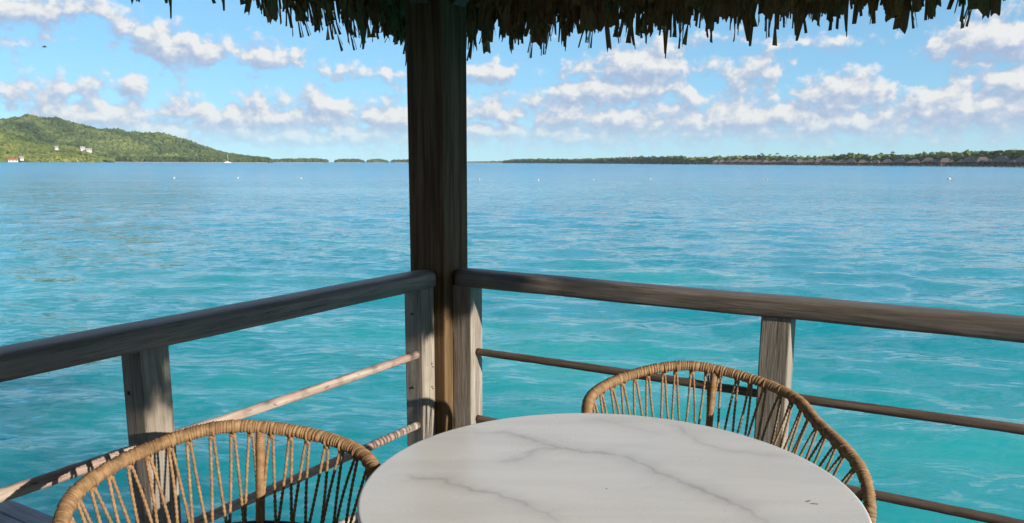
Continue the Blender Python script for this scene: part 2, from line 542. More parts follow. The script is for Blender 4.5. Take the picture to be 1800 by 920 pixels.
def water_mat():
    m, b, bs, nt = new_mat('lagoon_water')
    g = b.n('ShaderNodeNewGeometry')
    p = g.outputs['Position']
    s = b.n('ShaderNodeSeparateXYZ', {0: p})
    # sandy shallows near the deck, deeper bluer lagoon farther out
    r = b.vm('LENGTH', b.vm('MULTIPLY', p, (1, 1, 0)))
    lg = b.m('LOGARITHM', r, 10.0)
    patch = b.noise(b.vm('MULTIPLY', p, (0.02, 0.045, 0)), 1.0, 3, 0.55)
    near = b.noise(b.vm('MULTIPLY', p, (0.10, 0.16, 0)), 1.0, 3, 0.5)
    t = b.m('ADD', lg, b.m('MULTIPLY_ADD', patch, 0.7, -0.35))
    f = b.maprange(t, 0.75, 2.5, 0, 1)
    col = b.mix(f, (0.002, 0.270, 0.295), (0.003, 0.285, 0.470))
    lagoon = b.mix(b.m('MULTIPLY', b.maprange(near, 0.40, 0.66), b.maprange(lg, 0.9, 1.7, 1, 0)), col, (0.030, 0.37, 0.36))
    nt.links.new(lagoon, bs.inputs['Base Color'])
    bs.inputs['IOR'].default_value = 1.33
    # light spreads far inside clear shallow water
    bs.subsurface_method = 'BURLEY'
    bs.inputs['Subsurface Weight'].default_value = 1.0
    bs.inputs['Subsurface Radius'].default_value = (1.0, 1.0, 1.0)
    bs.inputs['Subsurface Scale'].default_value = 5.0
    nt.links.new(b.maprange(lg, 1.2, 3.0, 0.05, 0.22), bs.inputs['Roughness'])
    bs.inputs['Specular IOR Level'].default_value = 0.40
    # wind ripples finer than the mesh: slopes straight from noise, crests lying across the view, livelier in gusts
    rot = b.n('ShaderNodeMapping', {'Vector': p, 'Rotation': (0, 0, R_(7)), 'Scale': (0.38, 1.0, 1.0)}).outputs[0]

    def slope(scale, detail, amp):
        c = b.n('ShaderNodeTexNoise', {'Vector': rot, 'Scale': scale, 'Detail': detail, 'Roughness': 0.6, 'Distortion': 0.3}, noise_dimensions='2D').outputs[1]
        return b.vm('MULTIPLY', b.vm('SUBTRACT', c, (0.5, 0.5, 0.5)), (amp * 0.7, amp, 0.0))
    gust = b.noise(b.vm('MULTIPLY', p, (0.03, 0.10, 0)), 1.0, 4, 0.6, 0.4, '2D')
    sl_ = b.vm('ADD', slope(0.9, 2, 0.20), b.vm('ADD', slope(3.2, 2, 0.40), slope(10.0, 2, 0.40)))
    sc_ = b.n('ShaderNodeVectorMath', {0: sl_}, operation='SCALE')
    nt.links.new(b.m('MULTIPLY', b.maprange(gust, 0.32, 0.68, 0.50, 1.40), b.maprange(lg, 1.0, 2.4, 1.0, 1.7)), sc_.inputs['Scale'])
    nn = b.vm('NORMALIZE', b.vm('ADD', g.outputs['Normal'], sc_.outputs[0]))
    nt.links.new(nn, bs.inputs['Normal'])
    return m


M['water'] = water_mat()


# ------------------------------------------------------------------ water
def build_water():
    rr = [0.0, 0.8]
    while rr[-1] < 5600:
        rr.append(max(rr[-1] * 1.0145, rr[-1] + 0.05))
    rr = np.array(rr)
    fine = np.radians(np.arange(-42, 42.001, 0.16))
    rest = np.radians(np.linspace(42, 318, 70))[1:-1]
    az = np.r_[fine, rest]
    X = rr[:, None] * np.sin(az)[None]
    Y = rr[:, None] * np.cos(az)[None]
    dr = np.gradient(rr)[:, None]
    Z = np.zeros_like(X)
    rs = np.random.RandomState(3)
    for i in range(64):
        lam = 0.24 * (14.0 ** rs.rand() ** 1.15)
        ang = math.radians(-100 + rs.randn() * 34)
        k = 2 * math.pi / lam
        amp = 0.0120 * lam ** 0.85 * (0.5 + rs.rand()) / 2.6
        if lam > 1.6:
            amp *= 0.95
        kx, ky = k * math.cos(ang), k * math.sin(ang)
        fade = np.clip((lam / (dr * 3.0)) - 0.7, 0, 1)
        phs = kx * X + ky * Y + rs.rand() * 6.28
        Z += fade * amp * (np.sin(phs) + 0.22 * np.cos(2 * phs))
    # gusts: patches of livelier and calmer water
    gust = 0.85 + 0.35 * np.sin(0.11 * X + 0.19 * Y + 1.0) * np.sin(0.07 * X - 0.13 * Y)
    V = np.stack([X, Y, Z * gust + WATER_Z], -1)
    me = grid_mesh('lagoon_water', V, M['water'], True, closed_j=True)
    o = obj('lagoon_water', me)
    tag(o, 'rippled turquoise lagoon water reaching to the horizon', 'water', kind='structure')
    me.flip_normals() if me.polygons[len(me.polygons) // 2].normal.z < 0 else None


build_water()


# ------------------------------------------------------------------ deck
def build_deck():
    deck = empty('deck', W(0, 0, 0), -TH)
    tag(deck, 'grey timber plank deck standing over the lagoon', 'deck', kind='structure')
    pw, gap = 0.088, 0.007
    long_ = box_mesh('plank', 3.75, pw, 0.034, M['plank'], 0.003, 1)
    side = box_mesh('plank', 2.4, pw, 0.034, M['plank'], 0.003, 1)
    v = 0.155
    i = 0
    while v > -6.0:
        vc = v - pw / 2
        o = obj('plank', long_, deck, (1.735, vc, -0.017 + rnd.uniform(-.001, .001)))
        if vc < -1.03:
            o2 = obj('plank', side, deck, (-1.352, vc, -0.017 + rnd.uniform(-.0015, .0015)))
        v -= pw + gap
        i += 1
    joist = box_mesh('joist', 0.09, 6.1, 0.16, M['post_grey'], 0.004, 1)
    for u in (0.0, 1.2, 2.4, 3.5):
        obj('joist', joist, deck, (u, -2.93, -0.116))
    sj = box_mesh('joist', 0.09, 4.9, 0.16, M['post_grey'], 0.004, 1)
    for u in (-0.35, -1.4, -2.45):
        obj('joist', sj, deck, (u, -3.53, -0.116))
    st = box_mesh('pile', 0.18, 0.18, 2.6, M['post_grey'], 0.02, 2)
    for u in (0.0, 3.5, -2.45):
        for v in ((-0.05, -3, -5.8) if u > -1 else (-1.3, -3.4, -5.8)):
            obj('pile', st, deck, (u, v, -0.20 - 1.3))
    return deck


build_deck()


# ------------------------------------------------------------------ railings and corner post
def rail_profile(length, w, h, mat, name='handrail'):
    """handrail along +x with a crowned top and eased arrises, rounded at the x=0 end (plan)"""
    prof = []
    n = 26
    for i in range(n):
        a = 2 * math.pi * i / n
        ca, sa = math.cos(a), math.sin(a)
        ex = 0.42 if sa < 0 else 0.62
        prof.append((w / 2 * math.copysign(abs(ca) ** ex, ca), h / 2 * math.copysign(abs(sa) ** ex, sa)))
    prof = np.array(prof)
    xs = [0.0, 0.004, 0.012, 0.024, 0.04] + list(np.arange(0.08, length, 0.06)) + [length]
    V = []
    for x in xs:
        k = 1.0 if x > 0.04 else (1 - (1 - x / 0.04) ** 2) ** 0.5 * 0.55 + 0.45
        wob = 0.0012 * math.sin(x * 5.1) + 0.001 * math.sin(x * 13.7 + 1)
        V.append([(x, p[0] * k + wob, p[1] * (0.8 + 0.2 * k) + 0.6 * wob) for p in prof])
    V = np.array(V)
    idx = np.arange(V.shape[0] * n).reshape(-1, n)
    b_ = np.roll(idx, -1, 1)
    F = np.stack([idx[:-1], idx[1:], b_[1:], b_[:-1]], -1).reshape(-1, 4)
    caps = []
    for s in range(1, n // 2):
        caps.append([idx[0, s - 1], idx[0, s], idx[0, n - 1 - s], idx[0, (n - s) % n]])
        caps.append([idx[-1, (n - s) % n], idx[-1, n - 1 - s], idx[-1, s], idx[-1, s - 1]])
    return arr_mesh(name, V.reshape(-1, 3), np.vstack([F, caps]), mat, True)


def rod_mesh(length, r, mat, name='rod', seed=1):
    rs = np.random.RandomState(seed)
    n = max(8, int(length / 0.03))
    x = np.linspace(0, length, n)
    pts = np.stack([x, 0.003 * np.sin(x * 2.3 + seed), 0.003 * np.sin(x * 3.1 + seed * 2)], 1)
    rad = r * (1 + 0.035 * rs.randn(n, 12))
    V, F = tube_arr(pts, rad, 12)
    return arr_mesh(name, V, F, mat, True)


def build_railings():
    # left: runs towards the camera from the corner post (local -v); rail meshes run along +x so turn them
    L = empty('railing', W(0, 0, 0), -TH, 'weathered railing on the left with dark rounded handrail and pale flaking rods', 'railing', 'deck railings')
    obj('handrail', rail_profile(3.9, 0.120, 0.072, M['rail_dark']), L, (0.008, -0.092, 0.962), (0, 0, R_(-90)))
    sp = box_mesh('post', 0.088, 0.088, 0.932, M['post_grey'], 0.004, 2, z0=0.0)
    p_near = obj('post', sp, L, (-0.008, -0.1335, 0.0005))
    lp = box_mesh('post', 0.088, 0.092, 0.932, M['post_grey'], 0.005, 2, z0=0.0)
    p_mid = obj('post', lp, L, (0.0, -1.402, 0.0005))
    obj('post', lp, L, (0.0, -2.75, 0.0005))
    bm_ = box_mesh('bolt', 0.011, 0.011, 0.006, M['rod_dark'], 0.0035, 2)
    for u_, v_, z_, rx in ((-0.012, -0.1785, 0.82, 90), (-0.010, -0.1785, 0.505, 90), (-0.020, -1.449, 0.80, 90), (0.015, -1.449, 0.52, 90)):
        pp_ = p_near if v_ > -1 else p_mid
        obj('bolt', bm_, pp_, Vector((u_, v_, z_)) - pp_.location, (R_(rx), 0, 0))
    for v_, z_ in ((-0.112, 0.60), (-0.104, 0.585), (-0.114, 0.50), (-0.106, 0.49)):
        obj('bolt', bm_, p_near, Vector((0.037, v_, z_)) - p_near.location, (0, R_(90), 0)).scale = (.6, .6, 1)
    for z, sd in ((0.645, 1), (0.345, 2), (0.085, 5)):
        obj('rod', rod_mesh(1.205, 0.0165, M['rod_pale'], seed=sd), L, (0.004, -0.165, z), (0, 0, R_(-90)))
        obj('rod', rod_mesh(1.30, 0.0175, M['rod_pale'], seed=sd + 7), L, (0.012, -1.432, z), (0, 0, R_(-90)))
    Rr = empty('railing', W(0, 0, 0), -TH, 'brown weathered railing running right from the corner post with dark rods', 'railing', 'deck railings')
    obj('handrail', rail_profile(3.3, 0.118, 0.072, M['rail_brown']), Rr, (0.0915, 0.010, 0.962))
    sp2 = box_mesh('post', 0.092, 0.090, 0.932, M['post_grey'], 0.004, 2, z0=0.0)
    obj('post', sp2, Rr, (0.1360, 0.0126, 0.0005))
    rp = box_mesh('post', 0.098, 0.090, 0.932, M['post_grey'], 0.005, 2, z0=0.0)
    obj('post', rp, Rr, (1.418, 0.012, 0.0005))
    obj('post', rp, Rr, (2.75, 0.012, 0.0005))
    for z, sd in ((0.645, 3), (0.345, 4), (0.085, 6)):
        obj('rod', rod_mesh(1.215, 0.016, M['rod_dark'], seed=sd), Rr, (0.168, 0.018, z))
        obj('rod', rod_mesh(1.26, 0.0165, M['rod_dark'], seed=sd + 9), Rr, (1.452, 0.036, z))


build_railings()


def build_corner_post():
    m, b, bs, nt = new_mat('corner_post_timber')
    tc = b.n('ShaderNodeTexCoord').outputs['Object']
    st = b.noise(b.vm('MULTIPLY', tc, (26, 26, 1.0)), 2.0, 6, 0.62, 0.5)
    fine = b.noise(b.vm('MULTIPLY', tc, (140, 140, 4)), 1.5, 4, 0.7)
    z = b.n('ShaderNodeSeparateXYZ', {0: tc}).outputs[2]
    col = b.mix(b.maprange(st, 0.35, 0.68), (0.080, 0.037, 0.016), (0.185, 0.105, 0.060))
    raw = b.mix(b.maprange(st, 0.35, 0.68), (0.080, 0.050, 0.025), (0.165, 0.11, 0.058))
    # the sheltered lower part between the two railing posts kept its brown timber
    col = b.mix(b.maprange(z, 0.86, 0.97), raw, col)
    nt.links.new(col, bs.inputs['Base Color'])
    bs.inputs['Roughness'].default_value = 0.7
    bs.inputs['Specular IOR Level'].default_value = 0.12
    bp = b.n('ShaderNodeBump', {'Height': b.m('ADD', st, fine), 'Strength': 0.2, 'Distance': 0.005})
    nt.links.new(bp.outputs[0], bs.inputs['Normal'])
    t = empty('corner_post', W(0, 0, 0), -TH, 'thick dark square timber post holding the roof at the railing corner', 'post')
    obj('shaft', box_mesh('shaft', 0.177, 0.177, 2.50, m, 0.006, 2, z0=0.0), t, (0, 0, 0.0005))
    # knee braces rising inwards to the roof plates
    br = box_mesh('brace', 0.62, 0.085, 0.085, M['post_dark'], 0.004, 1)
    obj('brace', br, t, (0.30, 0, 2.30), (0, R_(-45), 0))
    obj('brace', br, t, (0, -0.30, 2.30), (0, R_(-45), R_(-90)))


build_corner_post()


# ------------------------------------------------------------------ thatched roof
EU0, EU1, EV0, EV1 = -0.50, 3.98, -6.2, 0.50
EZ = 2.17


def leaf_variant(seed):
    """a dry leaf strip hanging down -z from its root at z=0: creased, twisted, with a split ragged tip"""
    rs = random.Random(seed)
    Lm = rs.uniform(0.30, 0.40)
    w = rs.uniform(0.008, 0.020)
    prongs = rs.choice([1, 2, 2, 3, 3])
    V, F = [], []
    rows = 4
    tw = rs.uniform(-0.5, 0.5)
    bend = rs.uniform(-0.03, 0.05)
    split = rs.uniform(0.62, 0.82) if prongs > 1 else 1.0

    def pt(x, t, crease):
        a = tw * t
        y = bend * t * t + crease
        return (x * math.cos(a) - crease * math.sin(a), y + x * math.sin(a), -Lm * t)
    for i in range(rows + 1):
        t = split * i / rows
        ww = w * (0.75 + 0.35 * t)
        V += [pt(-ww, t, 0.0), pt(0, t, 0.006), pt(ww, t, 0.0)]
    for i in range(rows):
        k = 3 * i
        F += [(k, k + 1, k + 4, k + 3), (k + 1, k + 2, k + 5, k + 4)]
    if prongs == 1:
        k = 3 * rows
        e = rs.uniform(-0.6, 0.6)
        V += [pt(-w * 0.9, 1 + rs.uniform(.0, .06), 0), pt(e * w * .5, 1 + rs.uniform(-.03, .09), .005), pt(w * 0.9, 1 + rs.uniform(.0, .06), 0)]
        F += [(k, k + 1, k + 4, k + 3), (k + 1, k + 2, k + 5, k + 4)]
    else:
        base = -w
        step = 2 * w / prongs
        for j in range(prongs):
            x0, x1 = -w + step * j, -w + step * (j + 1)
            xm = (x0 + x1) / 2 + rs.uniform(-0.012, 0.012)
            le = rs.uniform(0.86, 1.12)
            k = len(V)
            V += [pt(x0, split, 0), pt(x1, split, 0), pt(x1 * .55 + xm * .45, (split + le) / 2, 0.003), pt(x0 * .55 + xm * .45, (split + le) / 2, 0.003),
                  pt(xm + 0.0022, le, rs.uniform(-.01, .02)), pt(xm - 0.0022, le, rs.uniform(-.01, .02))]
            F += [(k, k + 1, k + 2, k + 3), (k + 3, k + 2, k + 4, k + 5)]
    return mesh('thatch_leaf', V, F, M['thatch'], True)


def build_roof():
    t = empty('thatched_roof', W(0, 0, 0), -TH, 'dark thatched roof with ragged leaf fringe overhanging the railing corner', 'roof')
    # hip roof shell
    slope = math.tan(R_(36))
    half = (EU1 - EU0) / 2

    def shell(z0, inset):
        u0, u1, v0, v1 = EU0 + inset, EU1 - inset, EV0 + inset, EV1 - inset
        h = (half - inset) * slope
        um = (u0 + u1) / 2
        return [(u0, v0, z0), (u1, v0, z0), (u1, v1, z0), (u0, v1, z0), (um, v0 + half - inset, z0 + h), (um, v1 - half + inset, z0 + h)]
    lo = shell(EZ, 0.06)
    hi = shell(EZ + 0.16, 0.0)
    V = lo + hi
    F = [(0, 4, 1), (1, 4, 5, 2), (2, 5, 3), (3, 5, 4, 0)]
    F += [tuple(reversed([i + 6 for i in f])) for f in F[:4]]
    for a, b_ in ((0, 1), (1, 2), (2, 3), (3, 0)):
        F.append((a, b_, b_ + 6, a + 6))
    obj('thatch_shell', mesh('thatch_shell', V, F, M['thatch']), t)
    bl = box_mesh('wall_plate', 4.2, 0.10, 0.14, M['beam'], 0.004, 1)
    obj('wall_plate', bl, t, (1.70, 0, 2.571))
    obj('wall_plate', box_mesh('wall_plate', 6.0, 0.10, 0.14, M['beam'], 0.004, 1), t, (0, -3.051, 2.571), (0, 0, R_(90)))
    raf = box_mesh('rafter', 1.25, 0.055, 0.09, M['beam'], 0.003, 1)
    for i in range(6):
        obj('rafter', raf, t, (0.35 + 0.55 * i, -0.05, 2.50), (0, R_(36), R_(90)))
        obj('rafter', raf, t, (-0.05 + 0.10, -0.55 - 0.6 * i, 2.50), (0, R_(-36), 0))
    var = [leaf_variant(100 + i) for i in range(26)]
    n = 0
    stuff = []
    rs = random.Random(5)

    def hang(u, v, rz, z, individual, sc_, lean, wide=1.0):
        me = var[rs.randrange(len(var))]
        rot = (R_(lean), R_(rs.gauss(0, 6.0)), rz + rs.uniform(-.5, .5))
        if individual:
            o = obj('thatch_leaf', me, t, (u, v, z), rot)
            o.scale = (wide * sc_ * rs.uniform(.8, 1.35), 1, sc_)
        else:
            from mathutils import Euler
            mt = Matrix.Translation((u, v, z)) @ Euler(rot).to_matrix().to_4x4() @ Matrix.Diagonal((wide * sc_ * rs.uniform(.8, 1.35), 1, sc_, 1))
            Vv = [mt @ x.co for x in me.vertices]
            stuff.append((np.array([tuple(x) for x in Vv]), [tuple(p.vertices) for p in me.polygons]))

    def clump(s, seed):
        # uneven bundles: the fringe hangs lower in some places than in others
        return 0.020 * math.sin(s * 9.3 + seed) + 0.016 * math.sin(s * 23.1 + 2 * seed) + 0.010 * math.sin(s * 57 + seed)
    # fringe in view: right eave (along u) and left eave (along v); front layer leaves are single parts
    def fringe(a0, a1, along, outer, step, layer, individual, rz, sgn):
        s = a0
        while s < a1:
            gapn = math.sin(s * 7.7 + layer * 1.3) + math.sin(s * 17.3 + layer * 2.1)
            if gapn < 1.5 or layer >= 3:
                dz = 0.7 * clump(s, layer) + rs.uniform(-.022, .024)
                lean = 8 + rs.uniform(-6, 6)
                off = outer - sgn * 0.035 * layer
                z = (2.365 if outer < 1 else 2.315) + dz + (0.012 * layer if layer < 3 else 0.03 + 0.012 * layer) + ((0.02 + 0.06 * min(1, max(0, -s / 0.9)) * 0.30) if (along == 'v' and outer < 0) else 0)
                if along == 'u':
                    z -= 0.016 * max(0.0, s)
                    hang(s, off, rz, z, individual, rs.uniform(.88, 1.12), lean, 1.0 if layer < 2 else 1.9)
                else:
                    hang(off, s, rz, z, individual, rs.uniform(.88, 1.12), lean, 1.0 if layer < 2 else 1.9)
            s += step * rs.uniform(.6, 1.4)
    fringe(-0.52, 2.75, 'u', 0.515, 0.0165, 0, True, math.pi, 1)
    fringe(-1.3, 0.52, 'v', -0.515, 0.0165, 0, True, -math.pi / 2, -1)
    for layer in (1, 2, 3, 4):
        fringe(-0.52, EU1, 'u', 0.515, 0.0115, layer, False, math.pi, 1)
        fringe(-5.9, 0.52, 'v', -0.515, 0.0115, layer, False, -math.pi / 2, -1)
    for layer in (0, 1, 2):
        fringe(-6.2, 0.52, 'v', EU1 + 0.015, 0.014, layer, False, math.pi / 2, 1)
    # assemble the uncounted leaves
    Vs, Fs, o_ = [], [], 0
    for Vv, Ff in stuff:
        Vs.append(Vv)
        Fs += [tuple(i + o_ for i in f) for f in Ff]
        o_ += len(Vv)
    so_ = obj('leaf_fringe', mesh('leaf_fringe', np.vstack(Vs), Fs, M['thatch'], True), t)
    so_['kind'] = 'stuff'


build_roof()


def build_wall():
    t = empty('bungalow_wall', W(0, 0, 0), -TH, 'brown board wall of the bungalow behind the deck', 'wall')
    bd = box_mesh('board', 0.146, 0.03, 2.7, M['beam'], 0.003, 1, z0=0.0)
    u = -2.6
    while u < 3.6:
        if not (0.55 < u < 2.4):
            obj('board', bd, t, (u, -3.95, 0.0005))
        u += 0.15
    obj('lintel', box_mesh('lintel', 2.0, 0.05, 0.5, M['beam'], 0.004, 1), t, (1.45, -3.95, 2.45))
    obj('sliding_door', box_mesh('sliding_door', 1.95, 0.03, 2.18, M['glass_dark'], 0.002, 1, z0=0.0), t, (1.45, -3.99, 0.0005))


build_wall()


# ------------------------------------------------------------------ table
def build_table():
    c = (0.2076, 1.634)
    Rad, Z = 0.534, 0.74
    t = empty('round_table', (c[0], c[1], 0), 0, 'round white marble dining table with grey veins between the two chairs', 'table')
    # top: polar grid with veins stored as a surface attribute
    nr, na = 150, 420
    rr = np.r_[np.linspace(0.002, Rad - 0.004, nr), Rad - 0.0015, Rad, Rad, Rad - 0.002, Rad - 0.02]
    zz = np.r_[np.full(nr, Z), Z - 0.0008, Z - 0.004, Z - 0.018, Z - 0.022, Z - 0.022]
    a = np.linspace(0, 2 * math.pi, na, endpoint=False)
    X = rr[:, None] * np.cos(a)
    Y = rr[:, None] * np.sin(a)
    V = np.stack([X, Y, np.repeat((zz)[:, None], na, 1)], -1)
    me = grid_mesh('table_top', V, M['marble'], True, closed_j=True)
    if me.polygons[2000].normal.z < 0:
        me.flip_normals()
    # vein polylines in table coordinates (x right, y away): points, width, strength
    veins = VEINS
    px, py = X.ravel(), Y.ravel()
    rs = np.random.RandomState(4)
    wob = lambda x, y: (0.007 * np.sin(31 * x + 17 * y) + 0.0045 * np.sin(-53 * x + 71 * y + 1) + 0.0025 * np.sin(140 * x - 120 * y + 2) + 0.0015 * np.sin(260 * x + 310 * y))
    wx, wy = px + wob(px, py), py + wob(py + .3, px - .2)
    vein = np.zeros(len(px))
    for pts, w, s in veins:
        P = np.array(pts)
        best = np.full(len(px), 9.0)
        bw = np.zeros(len(px))
        n = len(P)
        for i in range(n - 1):
            d = P[i + 1] - P[i]
            tt = np.clip(((wx - P[i, 0]) * d[0] + (wy - P[i, 1]) * d[1]) / (d @ d), 0, 1)
            ds = np.hypot(wx - P[i, 0] - tt * d[0], wy - P[i, 1] - tt * d[1])
            sel = ds < best
            g = (i + tt) / (n - 1)
            best = np.where(sel, ds, best)
            bw = np.where(sel, g, bw)
        taper = np.clip(np.minimum(bw, 1 - bw) * 6, 0.15, 1)
        mod = 0.65 + 0.35 * np.sin(bw * 23 + s * 7)
        core = np.exp(-(best / (1.5 * w * (0.45 + 0.55 * mod))) ** 2) * s * 0.48 * taper
        halo = np.exp(-(best / (w * 7.0)) ** 2) * s * 0.42 * taper
        vein = np.maximum(vein, core + halo)
    at = me.attributes.new('vein', 'FLOAT', 'POINT')
    at.data.foreach_set('value', np.clip(vein, 0, 0.85).astype(np.float32))
    obj('table_top', me, t)
    # two small dark chips near the front edge on the right
    for k, (dx, dy, rz, ln) in enumerate(((0.418, -0.062, 0.5, 0.011), (0.426, -0.075, -0.2, 0.014))):
        ch = box_mesh('chip_mark', ln, 0.0022, 0.0006, M['rod_dark'], 0, 1)
        obj('chip_mark', ch, t, (dx, dy, Z + 0.0005), (0, 0, rz))
    # pedestal
    prof = [(0.0, Z - 0.0225), (0.20, Z - 0.0225), (0.20, Z - 0.03), (0.05, Z - 0.045), (0.042, Z - 0.06), (0.042, 0.06), (0.06, 0.035), (0.235, 0.018), (0.25, 0.0005), (0.0, 0.0005)]
    aa = np.linspace(0, 2 * math.pi, 40, endpoint=False)
    Vp = np.array([[(max(r, 1e-4) * math.cos(q), max(r, 1e-4) * math.sin(q), z) for q in aa] for r, z in prof])
    pm = grid_mesh('pedestal', Vp, M['metal'], True, closed_j=True)
    obj('pedestal', pm, t)


def tp(x, y):
    """photo point on the table plane -> table coordinates"""
    F_, D_, H_, ro = 1395., 250., 285.8, 0.0039
    pit = math.atan2(D_, F_)
    X = x - 900.; Y = -(y - (H_ + D_))
    c_, s_ = math.cos(ro), math.sin(ro)
    X, Y = c_ * X - s_ * Y, s_ * X + c_ * Y
    r = (X, F_ * math.cos(pit) + Y * math.sin(pit), -F_ * math.sin(pit) + Y * math.cos(pit))
    k = (0.74 - CAMZ) / r[2]
    return (r[0] * k - 0.2026, r[1] * k - 1.634)


VEINS = [
    # main vein sweeping across the top
    ([(-0.242, 0.312), (-0.150, 0.330), (-0.060, 0.318), (0.000, 0.262), (0.080, 0.190), (0.150, 0.120), (0.205, 0.045), (0.235, -0.04), (0.25, -0.15), (0.27, -0.30)], 0.0062, 0.62),
]
VEINS = [
    ([tp(770, 762), tp(830, 762), tp(885, 759), tp(930, 771), tp(965, 783), tp(1020, 794), tp(1080, 799), tp(1120, 815), tp(1150, 832), tp(1200, 850), tp(1260, 872), tp(1310, 893), tp(1345, 920), tp(1375, 960)], 0.0060, 0.62),
    ([tp(865, 816), tp(905, 806), tp(935, 793), tp(975, 789), tp(1020, 793)], 0.0042, 0.55),
    ([tp(885, 760), tp(940, 768), tp(990, 788), tp(1050, 795)], 0.0085, 0.35),
    ([tp(668, 829), tp(720, 838), tp(780, 842), tp(815, 857), tp(850, 864), tp(900, 878), tp(930, 893), tp(960, 908), tp(1000, 930)], 0.0048, 0.55),
    ([tp(1170, 742), tp(1200, 755), tp(1232, 778), tp(1270, 790), tp(1330, 798), tp(1400, 806)], 0.0042, 0.42),
    ([tp(1010, 733), tp(1060, 739), tp(1110, 752), tp(1180, 768)], 0.0060, 0.25),
    ([tp(820, 750), tp(838, 757)], 0.003, 0.3),
]
build_table()


# ------------------------------------------------------------------ rope chairs
RIM_NODES = [(0, 0, .800), (.172, .036, .778), (.302, .141, .744), (.333, .280, .706), (.362, .401, .678), (.382, .487, .640), (.387, .534, .566), (.383, .542, .462)]
POST_AT = -0.094


def chair_curves():
    right = [(x, y, z) for x, y, z in RIM_NODES]
    left = [(-x, y, z) for x, y, z in RIM_NODES[1:]][::-1]
    return smooth_curve(left + right, 1400)


